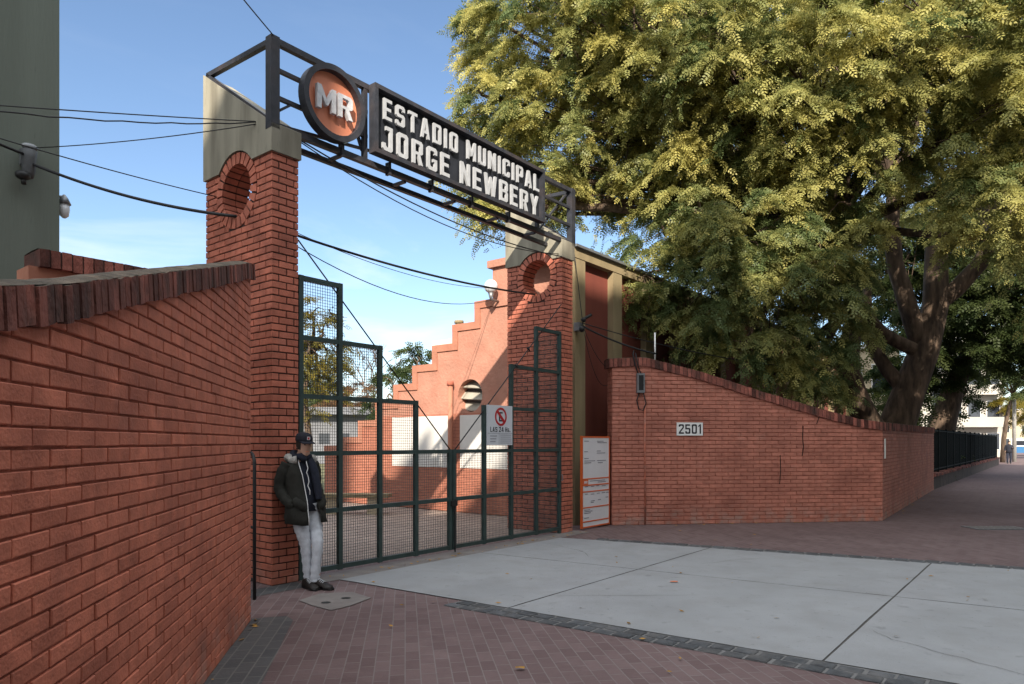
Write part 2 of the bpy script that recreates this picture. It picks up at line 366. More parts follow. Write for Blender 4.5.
# ------------------------------------------------------------------ glyphs
GL = {
'O': (6, [[(1,0),(5,0),(6,1),(6,9),(5,10),(1,10),(0,9),(0,1)], [(2.4,2),(3.6,2),(4,2.4),(4,7.6),(3.6,8),(2.4,8),(2,7.6),(2,2.4)]]),
'E': (5.4, [[(0,0),(5.4,0),(5.4,2),(2,2),(2,4.1),(4.8,4.1),(4.8,6),(2,6),(2,8),(5.4,8),(5.4,10),(0,10)]]),
'T': (6, [[(2,0),(4,0),(4,8),(6,8),(6,10),(0,10),(0,8),(2,8)]]),
'I': (2, [[(0,0),(2,0),(2,10),(0,10)]]),
'L': (5.2, [[(0,0),(5.2,0),(5.2,2),(2,2),(2,10),(0,10)]]),
'D': (6, [[(0,0),(5,0),(6,1),(6,9),(5,10),(0,10)], [(2,2),(3.6,2),(4,2.4),(4,7.6),(3.6,8),(2,8)]]),
'U': (6, [[(1,0),(5,0),(6,1),(6,10),(4,10),(4,2.4),(3.6,2),(2.4,2),(2,2.4),(2,10),(0,10),(0,1)]]),
'C': (6, [[(1,0),(5,0),(6,1),(6,3.5),(4,3.5),(4,2.4),(3.6,2),(2.4,2),(2,2.4),(2,7.6),(2.4,8),(3.6,8),(4,7.6),(4,6.5),(6,6.5),(6,9),(5,10),(1,10),(0,9),(0,1)]]),
'G': (6, [[(1,0),(5,0),(6,1),(6,5.4),(3.2,5.4),(3.2,3.7),(4,3.7),(4,2.4),(3.6,2),(2.4,2),(2,2.4),(2,7.6),(2.4,8),(3.6,8),(4,7.6),(4,6.8),(6,6.8),(6,9),(5,10),(1,10),(0,9),(0,1)]]),
'S': (6, [[(1,0),(5,0),(6,1),(6,5),(5,6),(2.4,6),(2,6.4),(2,7.6),(2.4,8),(3.6,8),(4,7.6),(4,7),(6,7),(6,9),(5,10),(1,10),(0,9),(0,5),(1,4),(3.6,4),(4,3.6),(4,2.4),(3.6,2),(2.4,2),(2,2.4),(2,3),(0,3),(0,1)]]),
'P': (6, [[(0,0),(2,0),(2,3.6),(5,3.6),(6,4.6),(6,9),(5,10),(0,10)], [(2,5.5),(3.6,5.5),(4,5.9),(4,7.7),(3.6,8.1),(2,8.1)]]),
'R': (6.1, [[(0,0),(2,0),(2,3.8),(2.7,3.8),(4,0),(6.1,0),(4.6,4.1),(5.2,4.2),(6,5),(6,9),(5,10),(0,10)], [(2,5.5),(3.6,5.5),(4,5.9),(4,7.7),(3.6,8.1),(2,8.1)]]),
'B': (6, [[(0,0),(5,0),(6,1),(6,4.4),(5.4,5.1),(6,5.8),(6,9),(5,10),(0,10)], [(2,1.9),(3.6,1.9),(4,2.3),(4,3.8),(3.6,4.2),(2,4.2)], [(2,6),(3.6,6),(4,6.4),(4,7.7),(3.6,8.1),(2,8.1)]]),
'J': (5.4, [[(1,0),(4.4,0),(5.4,1),(5.4,10),(1.6,10),(1.6,8),(3.4,8),(3.4,2.4),(3,2),(2.4,2),(2,2.4),(2,3.4),(0,3.4),(0,1)]]),
'A': (6.4, [[(0,0),(2,0),(2.4,2.2),(4,2.2),(4.4,0),(6.4,0),(4.4,10),(2,10)], [(2.75,4),(3.65,4),(3.2,7)]]),
'M': (7.4, [[(0,0),(2,0),(2,5.5),(3.1,2),(4.3,2),(5.4,5.5),(5.4,0),(7.4,0),(7.4,10),(5.5,10),(3.7,5),(1.9,10),(0,10)]]),
'N': (6.4, [[(0,0),(2,0),(2,5.4),(4.4,0),(6.4,0),(6.4,10),(4.4,10),(4.4,4.6),(2,10),(0,10)]]),
'W': (8.6, [[(1.4,0),(3.4,0),(4.3,4.6),(5.2,0),(7.2,0),(8.6,10),(6.6,10),(6,4.4),(5,9),(3.6,9),(2.6,4.4),(2,10),(0,10)]]),
'Y': (6.4, [[(2.2,0),(4.2,0),(4.2,4),(6.4,10),(4.3,10),(3.2,6.2),(2.1,10),(0,10),(2.2,4)]]),
'H': (6, [[(0,0),(2,0),(2,4),(4,4),(4,0),(6,0),(6,10),(4,10),(4,6),(2,6),(2,10),(0,10)]]),
'1': (3.4, [[(1.4,0),(3.4,0),(3.4,10),(1.8,10),(0,8.4),(0,6.6),(1.4,7.4)]]),
'2': (6, [[(0,0),(6,0),(6,2),(2.6,2),(6,6.2),(6,9),(5,10),(1,10),(0,9),(0,7),(2,7),(2,7.6),(2.4,8),(3.6,8),(4,7.6),(4,6.6),(0,1.8)]]),
'5': (6, [[(1,0),(5,0),(6,1),(6,5.4),(5,6.4),(2,6.4),(2,8),(5.6,8),(5.6,10),(0,10),(0,4.4),(3.6,4.4),(4,4),(4,2.4),(3.6,2),(2.4,2),(2,2.4),(2,3.2),(0,3.2),(0,1)]]),
'4': (6.4, [[(3.4,0),(5.4,0),(5.4,1.8),(6.4,1.8),(6.4,3.6),(5.4,3.6),(5.4,10),(3.2,10),(0,3.8),(0,1.8),(3.4,1.8)], [(2,3.6),(3.4,3.6),(3.4,6.6)]]),
'.': (2, [[(0,0),(2,0),(2,2),(0,2)]]),
}
GL['0'] = GL['O']
def inset(loop, d, hole):
    a = sum(loop[i-1][0]*loop[i][1]-loop[i][0]*loop[i-1][1] for i in range(len(loop)))
    L_ = loop if a > 0 else loop[::-1]; n = len(L_); out = []; d = -d if hole else d
    for i in range(n):
        p0, p1, p2 = Vector(L_[i-1]), Vector(L_[i]), Vector(L_[(i+1) % n]); e1 = (p1-p0).normalized(); e2 = (p2-p1).normalized()
        n1 = Vector((-e1.y, e1.x)); n2_ = Vector((-e2.y, e2.x)); b = n1+n2_; k = max(.35, b.dot(b)/2)
        out.append(tuple(p1 + b*(d/k)))
    return out
for c_, (w_, ls) in list(GL.items()):
    if c_ != '.':
        dd = .26; GL[c_] = (w_-2*dd*.96, [[((x-dd)*1., (y-dd)*10/(10-2*dd)) for x, y in inset(l, dd, i > 0)] for i, l in enumerate(ls)])
GL['0'] = GL['O']
def text_width(txt, gap=1.5, space=3.2):
    w = 0
    for c in txt: w += (space if c == ' ' else GL[c.upper()][0]*(.75 if c == 's' else 1)+gap)
    return w-gap
def letters(txt, x0, width, z0, h, f, d, gap=1.5, space=3.2, thin=1.):
    """yields (char, MB) with every letter fitted into width x h"""
    k = width/text_width(txt, gap, space); x = 0
    for c in txt:
        if c == ' ': x += space; continue
        w, loops = GL[c.upper()]; sc = .75 if c == 's' else 1
        mb = MB(); mb.prism([[(x0+(x+a*sc)*k, z0+b*sc*h/10) for a, b in L] for L in loops], f, d)
        yield c, mb
        x += w*sc+gap

# ================================================================== SETTING: ground
def poly(mb, pts, z, m=0): mb.add([(p[0], p[1], z) for p in pts], [tuple(range(len(pts)))], m)
mb = MB(); poly(mb, [(-700,-700),(900,-700),(900,900),(-700,900)], -.03); struct('ground', mb, M['earth'])
mb = MB(); poly(mb, [G(-60,10.2), G(140,10.2), G(140,-.6), G(-60,-.6)], 0.0); struct('sidewalk', mb, M['paving'])
mb = MB(); poly(mb, [G(-60,14), G(140,14), G(140,10.35), G(-60,10.35)], -.014); struct('road', mb, M['asphalt'])
mb = MB()
for i in range(100):
    a, b = -60+2*i+.006, -58+2*i-.006
    p = [G(a,10.2), G(b,10.2), G(b,10.35), G(a,10.35)]
    mb.add([(q.x,q.y,-.05) for q in p]+[(q.x,q.y,.012) for q in p], [(4,5,6,7),(0,1,5,4),(1,2,6,5),(2,3,7,6),(3,0,4,7)])
struct('kerb', mb, M['kerb'])
mb = MB(); poly(mb, [G(-60,23), G(140,23), G(140,14), G(-60,14)], .1); struct('far_pavement', mb, M['dark_tile'])
mb = MB(); poly(mb, [G(-6,-.6), G(7.4,-.6), G(7.4,-24), G(-14,-24), G(-14,-3), G(-6,-3)], 0.0); struct('courtyard', mb, M['yard_paving'])
# concrete driveway in bays with open joints
def dr_lo(t): return .68 + .066*t
def dr_hi(t): return 5.25 + .2*t
def dr_mid(t): return 3.22 + .105*t
tj = [.32, 2.79, 5.67, 8.6, 10.2]
mb = MB(); poly(mb, [G(dr_lo(.32),.32), G(dr_lo(10.2),10.2), G(dr_hi(10.2),10.2), G(dr_hi(.32),.32)], .004); struct('driveway_joint', mb, M['joint'])
mb = MB(); jw = .008
for i in range(4):
    ta, tb = tj[i]+jw, tj[i+1]-jw
    for lo, hi in ((dr_lo, dr_mid), (dr_mid, dr_hi)):
        g0 = 0 if lo is dr_lo else jw*.6; g1 = 0 if hi is dr_hi else jw*.6
        n = 16; L_ = [(lo(ta+(tb-ta)*k/n)+g0+rj(.004)+(abs(rj(.006)) if g0 else 0), ta+(tb-ta)*k/n) for k in range(n+1)]
        R_ = [(hi(ta+(tb-ta)*k/n)-g1-(abs(rj(.006)) if g1 else 0), ta+(tb-ta)*k/n) for k in range(n+1)]
        T_ = [(L_[-1][0]+(R_[-1][0]-L_[-1][0])*k/10, tb-abs(rj(.008))) for k in range(1, 10)]
        pts = L_ + T_ + R_[::-1]
        poly(mb, [G(a, b) for a, b in pts], .010)
struct('driveway', mb, M['concrete'])
mb = MB()
for (sa, ta), (sb, tb), n in (((1.6,2.9),(2.6,4.1),14), ((4.3,3.2),(5.5,4.0),14), ((2.2,5.8),(1.55,7.2),14), ((4.6,.6),(3.9,1.9),12)):
    q0 = None; o_ = 0
    for k in range(n+1):
        o_ += rj(.05); q = G(sa+(sb-sa)*k/n+o_*.5, ta+(tb-ta)*k/n+o_, 0); w_ = .002*math.sin(PI*(k+.3)/(n+.6))+.001
        if q0 is not None:
            d_ = (q-q0[0]).normalized(); e_ = Vector((-d_.y, d_.x, 0))
            poly(mb, [q0[0]-e_*q0[1], q-e_*w_, q+e_*w_, q0[0]+e_*q0[1]], .0145)
        q0 = (q, w_)
struct('driveway_crack', mb, M['joint'])
# sett strips along both edges of the driveway
mb = MB()
def setts(edge, side, t0, t1, rows):
    t = t0
    while t < t1:
        for r in range(rows):
            w = .115; a = edge(t) + side*(.02 + r*(w+.020)); b = a + side*w
            tt0 = t + (.0 if r % 2 else .045) + rj(.005); tt1 = tt0 + .163
            p = [G(a+rj(.005), tt0), G(b+rj(.005), tt0), G(b+rj(.005), tt1), G(a+rj(.005), tt1)]; zt = .013+rj(.004)
            c = sum(p, Vector())/4; q = [c+(v-c)*.88 for v in p]
            mb.add([(v.x,v.y,0) for v in p]+[(v.x,v.y,zt*.6) for v in p]+[(v.x,v.y,zt) for v in q],
                   [(8,9,10,11)]+[(i,(i+1) % 4,(i+1) % 4+4,i+4) for i in range(4)]+[(i+4,(i+1) % 4+4,(i+1) % 4+8,i+8) for i in range(4)], 0, random.random())
        t += .187
setts(dr_lo, -1, 2.2, 10.1, 2); setts(dr_hi, 1, .9, 10.1, 2)
struct('sett_strip', mb, M['sett'])
mb = MB()
poly(mb, [G(dr_lo(2.2)-.28,2.2), G(dr_lo(2.2),2.2), G(dr_lo(10.1),10.1), G(dr_lo(10.1)-.28,10.1)], .004)
poly(mb, [G(dr_hi(.9),.9), G(dr_hi(.9)+.28,.9), G(dr_hi(10.1)+.28,10.1), G(dr_hi(10.1),10.1)], .004)
struct('strip_bedding', mb, M['bedding'])

# ================================================================== brick wing walls
Bh, BL = .074, .268
# left wing
LW = Frame(-2.406, 6.36, -.182, .983)        # local x runs away from the camera, -y faces right... see f below
LW = Frame(-2.406, 6.36, .182, -.983)        # x towards the camera, y towards the right (visible side is +y)
topL = lin([-.05,.2,1.2,2.6,3.8,4.6,5.3,6.2], [3.30,3.25,2.97,2.585,2.25,2.06,1.95,1.93])
t = thing('brick_wall', 'long red painted brick wing wall with sloping mossy coping in the left foreground', 'wall', LW, (0,0,0))
mb = MB(); hg = .14
wall_body(mb, 0, 6.2, -.14, -.012, topL, hg, m=1)
fL = lambda a, z, c: (a, -.012+c, z)
bricks(mb, fL, 0, 6.2, 0, lambda a: topL(a)-hg+.004, Bh, BL, .011, .010)
bricks(mb, lambda a, z, c: (-c, -a-.012, z), 0., .128, 0, lambda a: topL(0)-hg, Bh, BL, .011, .012)
bricks(mb, lambda a, z, c: (6.2+c, -a-.012, z), 0., .128, 0, lambda a: topL(6.2)-hg, Bh, BL, .011, .012)
part('wall', mb, [M['brick'], M['mortar']], t)
mb = MB(); cp = MB()
coping(cp, -.035, 6.24, topL, .03, -.15, hg, pitch=.068, mo=.011); hg = .165
part('coping', cp, [M['coping'], M['coping_top'], M['coping_mortar']], t)
# left return wall
RW = Frame(-4.1, 5.85, .626, .78)
t = thing('return_wall', 'short plastered wall stub with brick coping behind the left wing wall, by the green building', 'wall', RW, (0,0,0))
topR = lambda a: 3.30
mb = MB(); wall_body(mb, 0, 1.95, 0, .3, topR, .15, m=0); part('wall', mb, M['stucco_trim'], t)
cp = MB(); coping(cp, .07, 1.98, topR, -.05, .35, .155); part('coping', cp, [M['coping'], M['coping_top'], M['coping_mortar']], t)

# right wing: splayed part + street part
A = Vector((1.99,13.65,0)); B = Vector((7.73,14.4,0)); Cc = Vector((14.49,23.7,0))
d1 = (B-A); l1 = d1.length; d1.normalize(); d2 = (Cc-B); l2 = d2.length; d2.normalize()
W1 = Frame(A.x, A.y, d1.x, d1.y); W2 = Frame(B.x, B.y, d2.x, d2.y)
t = thing('brick_wall', 'red painted brick wing wall with curved coping carrying the number plate, right of the gate', 'wall', W1, (0,0,0))
topW = lin([k*l1 for k in (-.02,0,.115,.31,.53,.76,.91,1.02)], [3.29,3.30,3.33,3.07,2.69,2.33,2.12,2.05])
mb = MB()
wall_body(mb, 0, l1, .012, .34, topW, hg, m=1)
bricks(mb, lambda a, z, c: (a, .012-c, z), 0, l1+.01, 0, lambda a: topW(a)-hg, .080, BL, .012, .013)
bricks(mb, lambda a, z, c: (-c, .012+a, z), 0, .33, 0, lambda a: topW(0)-hg, .080, BL, .012, .012)
part('wall', mb, [M['faded_brick'], M['mortar']], t)
cp = MB(); coping(cp, -.07, l1-.02, topW, -.035, .38, hg); part('coping', cp, [M['coping'], M['coping_top'], M['coping_mortar']], t)
t_wall = t
# street side of the same wall, in the local frame of W1
ang = W2.th - W1.th; ca, sa = math.cos(ang), math.sin(ang)
def w2(x, y, z): return (l1 + x*ca - y*sa, x*sa + y*ca, z)
mb = MB(); topS = lin([0, l2], [2.06, 2.14])
tmp = MB(); wall_body(tmp, .0, l2, .012, .34, topS, hg, m=1)
bricks(tmp, lambda a, z, c: (a, .012-c, z), 0, l2, 0, lambda a: topS(a)-hg, .080, BL, .012, .013)
bricks(tmp, lambda a, z, c: (l2+c, .012+a, z), 0, .33, 0, lambda a: topS(l2)-hg, .080, BL, .012, .012)
tmp.v = [w2(*p) for p in tmp.v]; part('side_wall', tmp, [M['faded_brick'], M['mortar']], t)
cp = MB(); coping(cp, -.02, l2+.05, topS, -.035, .38, hg); cp.v = [w2(*p) for p in cp.v]
part('side_coping', cp, [M['coping'], M['coping_top'], M['coping_mortar']], t)

# things on the right wing
def w1box(mb, x0, x1, z0, z1, y0, y1, m=0): mb.box(x0, x1, y0, y1, z0, z1, m)
def w1_at(u, v):            # where a sight line meets the splayed wall
    k = (u-512)/690; f_ = (k*A.y - A.x)/((B.x-A.x) - k*(B.y-A.y)); y = A.y+(B.y-A.y)*f_
    return f_*l1, 1.65+(442-v)*y/690
x0, z1 = w1_at(676.5, 422.5); x1, z0 = w1_at(702.5, 435.5)
t = thing('number_plate', 'white enamel house number plate reading 2501 on the red brick wall', 'sign', W1, (x0,-.02,z0))
mb = MB(); mb.box(x0, x1, -.018, -.004, z0, z1); part('plate', mb, M['plate_white'], t)
for c, g in letters('2501', x0+.04, x1-x0-.08, z0+.035, z1-z0-.07, lambda a, b, c: (a, -.018-c, b), .003): part('digit', g, M['sign_ink'], t)
for pts in (((818,400),(817,409),(819,417),(816.5,424)), ((803,426),(802.5,438),(803.5,447),(802,456)), ((780,455),(780.5,470),(779.5,484))):
    q = [w1_at(*p_) for p_ in pts]; mb = MB()
    for (xa, za), (xb, zb) in zip(q, q[1:]): mb.bar((xa,-.004,za),(xb,-.004,zb), .012, .014)
    part('crack', mb, M['mortar_dark'], t_wall)
x0, z1 = w1_at(636, 373.5); x1, z0 = w1_at(643.5, 393)
t = thing('meter_box', 'small grey meter box with dark window and conduit high on the brick wall', 'meter box', W1, (x0,0,z0))
mb = MB(); mb.box(x0, x1, -.09, -.003, z0, z1); part('housing', mb, M['grey_metal'], t)
mb = MB(); mb.box(x0+.03, x1-.03, -.097, -.088, z0+.05, z1-.04); part('window', mb, M['black'], t)
mb = MB(); mb.tube([(x1+.02,-.03,z0-.1),(x1+.02,-.03,1.5),(x1+.025,-.03,.02)], .016, 8); part('conduit', mb, M['brick'], t, True)
mb = MB(); mb.tube([(x0+.06,-.04,z0+.02),(x0+.0,-.05,z0-.15),(x0+.04,-.05,z0-.32),(x0+.13,-.05,z0-.35),(x0+.19,-.05,z0-.2),(x0+.13,-.05,z0+.01)], .012, 6)
part('cable_loop', mb, M['cable'], t, True); mb = MB()
mb.tube([(x0+.03,-.03,z1),(x0-.03,-.05,z1+.16),(x0-.08,-.06,z1+.38),(x0-.05,-.02,z1+.45)], .014, 6)
mb2 = MB(); mb2.tube([(x0+.09,-.03,z1),(x0+.02,-.05,z1+.16),(x0-.03,-.06,z1+.40)], .010, 6); part('feed_cable', mb2, M['cable'], t, True)
part('feed_cable', mb, M['cable'], t, True)
t = thing('small_notice', 'small narrow white notice fixed near the corner of the wall along the sidewalk', 'sign', W1, w2(.28,-.02,1.35))
mb = MB(); mb.box(.22,.36,-.016,-.004,1.30,1.72); mb.v = [w2(*p_) for p_ in mb.v]; part('plate', mb, M['plate_white'], t)
x0, _ = w1_at(658, 360)
mb = MB(); mb.tube([(x0,.18,topW(x0)-.02),(x0,.18,3.86)], .018, 8)
single('conduit_pole', 'thin pale metal pole standing on the coping of the number plate wall', 'pole', mb, M['white_plastic'], W1, (x0,.18,topW(x0)-.02), smooth=True)

# ================================================================== gate pillars
HOLE_Z, HR = 4.70, .335
def pillar(label, s0, s1, y1, yc):
    t = thing('gate_pillar', label, 'pillar', GATE, (s0, 0, 0), 'brick pillars either side of the gate')
    y0 = 0.; d = .012; H = 5.2; seg = 16
    # mortar core with a round tunnel: two halves of the side outline
    b0, b1 = s0+d, s1-d; mb = MB()
    lo = [(y0+d,-.1),(y1-d,-.1),(y1-d,HOLE_Z)] + [(yc+HR*math.cos(-PI*k/seg), HOLE_Z+HR*math.sin(-PI*k/seg)) for k in range(seg+1)] + [(y0+d,HOLE_Z)]
    up = [(y0+d,HOLE_Z)] + [(yc+HR*math.cos(PI-PI*k/seg), HOLE_Z+HR*math.sin(PI-PI*k/seg)) for k in range(seg+1)] + [(y1-d,HOLE_Z),(y1-d,H),(y0+d,H)]
    for P in (lo, up): mb.prism([P], lambda a, b, c: (b0+c, a, b), b1-b0, m=1)
    hh = .0815; tp = lambda a: 5.02
    hole = (yc, HOLE_Z, HR+.125)
    bricks(mb, lambda a, z, c: (b0-c, a, z), y0, y1, 0, tp, hh, .262, .014, d, hole)
    bricks(mb, lambda a, z, c: (b1+c, a, z), y0, y1, 0, tp, hh, .262, .014, d, hole)
    bricks(mb, lambda a, z, c: (a, y0+d-c, z), s0, s1, 0, tp, hh, .20, .014, d)
    bricks(mb, lambda a, z, c: (a, y1-d+c, z), s0, s1, 0, tp, hh, .20, .014, d)
    # ring of radial bricks round the hole, both sides, and the tunnel lining
    nb = 24
    for sx, xx in ((-1, b0), (1, b1)):
        for k in range(nb):
            a0 = 2*PI*k/nb+.03; a1 = 2*PI*(k+1)/nb-.03; r = random.random(); dd = d+.006+rj(.002)
            P = [(HR-.012,a0),(HR+.12,a0),(HR+.12,a1),(HR-.012,a1)]
            vs = [(xx, yc+q*math.cos(w), HOLE_Z+q*math.sin(w)) for q, w in P] + [(xx+sx*dd, yc+q*math.cos(w), HOLE_Z+q*math.sin(w)) for q, w in P]
            mb.add(vs, [(4,5,6,7),(0,1,5,4),(1,2,6,5),(2,3,7,6),(3,0,4,7)], 0, r)
    for k in range(nb):
        a0 = 2*PI*k/nb+.03; a1 = 2*PI*(k+1)/nb-.03
        for j in range(2):
            xa = b0+.006+(b1-b0)/2*j; xb = b0-.006+(b1-b0)/2*(j+1)
            vs = [(x, yc+q*math.cos(w), HOLE_Z+q*math.sin(w)) for q in (HR, HR-.012) for x, w in ((xa,a0),(xb,a0),(xb,a1),(xa,a1))]
            mb.add(vs, [(4,5,6,7),(0,1,5,4),(1,2,6,5),(2,3,7,6),(3,0,4,7)], 0, random.random())
    part('brickwork', mb, [M['pillar_brick'], M['pillar_mortar']], t)
    # concrete cap, its top sloping up to the back, arched round the hole
    RR = HR+.135; zb = 4.985; a_ = math.asin((zb-HOLE_Z)/RR)
    arc = [(yc+RR*math.cos(a_+(PI-2*a_)*k/14), HOLE_Z+RR*math.sin(a_+(PI-2*a_)*k/14)) for k in range(15)]
    out = [(y0-.03,zb)] + arc[::-1] + [(y1+.03,zb),(y1+.03,5.33+.68*y1),(y0-.03,5.30)]
    mb = MB(); mb.prism([out], lambda a, b, c: (s0-.022+c, a, b), s1-s0+.044)
    part('concrete_cap', mb, M['concrete_cap'], t)
    return t
pillar('left brick gate pillar with the man leaning against it, round hole under its concrete cap', 0, .35, 1.5, .767)
pillar('right brick gate pillar beside the leaning information board, round hole under its cap', 5.83, 6.18, 1.27, .57)

# ================================================================== beam
t = thing('steel_beam', 'dark steel lattice beam spanning both pillars and carrying the stadium sign', 'beam', GATE, (0,0,5.3))
ZL = [5.30, 5.635, 5.955, 6.275]; X0, X1 = .03, 6.17
mb = MB()
for z in (ZL[0], ZL[3]): mb.bar((X0,.03,z), (X1,.03,z), .07, .07)
part('main_rail', mb, M['steel'], t)
mb = MB()
for z in ZL[1:3]:
    for a, b in ((X0+.03,.62),(1.0,1.40),(5.08,6.14)): mb.bar((a,.03,z), (b,.03,z), .045, .045)
part('middle_rail', mb, M['steel'], t)
mb = MB()
for z in (5.265,): mb.bar((X0,.33,z), (X1,.33,z), .06, .06)
for x in (1.0,2.1,3.1,4.1,5.1): mb.bar((x,.06,5.265), (x,.30,5.265), .04, .04)
part('rear_rail', mb, M['steel'], t)
for x in (X0, X1):
    mb = MB(); mb.box(x-.055, x+.055, -.03, .09, 5.25, 6.31); part('post', mb, M['steel'], t)
for x in (1.36, 5.12):
    mb = MB(); mb.box(x-.03, x+.03, .0, .06, 5.335, 6.24); part('upright', mb, M['steel'], t)
mb = MB()
for x, y in ((.05,5.4),(5.2,6.1)):
    mb.bar((x,.07,5.33), (y,.07,5.93 if x < 1 else 6.24), .04, .03)
mb.bar((1.16,.07,5.9), (1.36,.07,5.45), .04, .03); mb.bar((.12,.03,5.50),(.28,.03,5.63), .03, .03)
part('diagonal_brace', mb, M['steel'], t)
for sx in (X0, X1):
    mb = MB(); mb.bar((sx,.06,6.27), (sx,1.5,6.345), .06, .06); mb.bar((sx,.02,5.335), (sx,1.5,6.355), .06, .04)
    part('tie_bar', mb, M['steel'], t)
mb = MB()
for x in (.98,1.75,2.55,3.4,4.3): mb.box(x-.018, x+.018, -.03, .05, 5.235, 5.40)
part('bracket', mb, M['steel'], t)

# round emblem
MC, MZ, MRr = .795, 5.80, .455
t = thing('round_emblem', 'round orange emblem with thick black rim and raised white letters MR', 'sign', GATE, (MC,-.02,MZ))
def circ(r, n=48): return [(MC+r*math.cos(2*PI*k/n), MZ+r*math.sin(2*PI*k/n)) for k in range(n)]
fm = lambda a, b, c: (a, -.01-c, b)
mb = MB(); mb.prism([circ(MRr), circ(MRr-.07)[::-1]], fm, .12); part('rim', mb, M['steel'], t)
mb = MB(); mb.prism([circ(MRr-.065)], fm, .03); part('disc', mb, M['disc'], t)
for c, g in letters('MR', MC-.265, .53, MZ-.14, .285, lambda a, b, c: (a, -.075-c, b), .05, gap=.9): part('letter', g, M['worn_letter'], t)
# sign box
t = thing('name_sign', 'long black sign box with raised white letters ESTADIO MUNICIPAL JORGE NEWBERY', 'sign', GATE, (1.38,-.03,5.40))
SX0, SX1, SZ0, SZ1 = 1.385, 5.10, 5.395, 6.285
mb = MB(); mb.box(SX0+.02, SX1-.02, -.07, -.035, SZ0+.02, SZ1-.02); part('panel', mb, M['sign_black'], t)
mb = MB(); w_ = .055
mb.box(SX0, SX1, -.16, -.033, SZ1-w_, SZ1); mb.box(SX0, SX1, -.16, -.033, SZ0, SZ0+w_)
mb.box(SX0, SX0+w_, -.158, -.035, SZ0+w_, SZ1-w_); mb.box(SX1-w_, SX1, -.158, -.035, SZ0+w_, SZ1-w_)
part('frame', mb, M['steel'], t)
fs_ = lambda a, b, c: (a, -.100-c, b)
for c, g in letters('ESTADIO MUNICIPAL', SX0+.17, SX1-SX0-.30, 5.885, .275, fs_, .032, gap=2.6, space=4.6): part('letter', g, M['white_letter'], t)
for c, g in letters('JORGE NEWBERY', SX0+.15, SX1-SX0-.30, 5.475, .325, fs_, .032, gap=2.4, space=4.4): part('letter', g, M['white_letter'], t)

# ================================================================== gate
LEV = [.09, .80, 1.51, 2.20, 2.90, 3.61]
def leaf(label, vs, tops):
    """vs: x of the verticals from the hinge; tops[i]: level index of the top of bay i"""
    t = thing('gate_leaf', label, 'gate', GATE, (vs[0], .02, .05), 'two leaves of the stepped green gate')
    fr = MB(); wi = MB(); sg = 1 if vs[-1] > vs[0] else -1
    for i, x in enumerate(vs):
        lv = max(tops[max(i-1, 0)], tops[min(i, len(tops)-1)])
        x_ = x + sg*(.035 if i == 0 else (-.035 if i == len(vs)-1 else 0))
        fr.box(x_-.03, x_+.03, -.0, .055, .05 if i else .0, LEV[lv]+.03)
    for li in range(6):
        n = sum(1 for tp in tops if tp >= li)
        if not n: continue
        a, b = sorted((vs[0], vs[n])); fr.box(a+.01, b-.01, .004, .051, LEV[li]-.028, LEV[li]+.028)
    # wire mesh bay by bay
    for i, tp in enumerate(tops):
        a, b = sorted((vs[i], vs[i+1])); n = round((b-a)/.036)
        for k in range(1, n): x = a+(b-a)*k/n; wi.box(x-.0022, x+.0022, .03, .0344, LEV[0], LEV[tp])
        z = LEV[0]; nz = round((LEV[tp]-LEV[0])/.036)
        for k in range(1, nz): z = LEV[0]+(LEV[tp]-LEV[0])*k/nz; wi.box(a, b, .0344, .0388, z-.0022, z+.0022)
    part('frame', fr, M['green_steel'], t); part('wire_mesh', wi, M['wire'], t)
    return t
Lv = [.36, .967, 1.615, 2.267, 2.985]; Rv = [5.82, 5.09, 4.40, 3.72, 3.0]
tl = leaf('left stepped gate leaf with green steel frame and wire mesh, behind the leaning man', Lv, [5,4,3,2])
tr = leaf('right stepped gate leaf with green steel frame, carrying the no parking sign', Rv, [5,4,3,2])
mb = MB(); mb.box(2.94, 3.06, -.035, -.002, .70, .78); mb.tube([(3.02,-.02,.8),(3.02,-.02,.02)], .012, 8); part('bolt', mb, M['iron'], tl)
mb = MB(); mb.tube([(5.79,-.01,1.06),(5.79,-.045,1.06),(5.79,-.045,.96),(5.79,-.01,.96)], .009, 6); part('handle', mb, M['grey_metal'], tr)
for par, a, b in ((tl, (.36,.02,4.05), (2.96,.02,1.53)), (tr, (5.80,-.01,4.13), (3.05,.02,1.53))):
    mb = MB(); mb.tube([a, b], .009, 6)
    if par is tr:
        for q in (.35,.47): p = Vector(a).lerp(Vector(b), q); mb.tube([p-Vector((.03,0,-.02)), p+Vector((.03,0,-.02))], .016, 6)
    part('stay_wire', mb, M['cable'], par, True)
# scraps caught in the mesh
for sx, z in ((.52,3.20),(.83,3.27),(.80,3.10)):
    mb = MB()
    for k in range(9):
        c = Vector((sx+rj(.03), .02+rj(.02), z+rj(.04))); mb.add([c+Vector((rj(.03),rj(.03),rj(.03))) for _ in range(3)], [(0,1,2)])
    part('leaf_scrap', mb, M['leaf_brown'], tl)
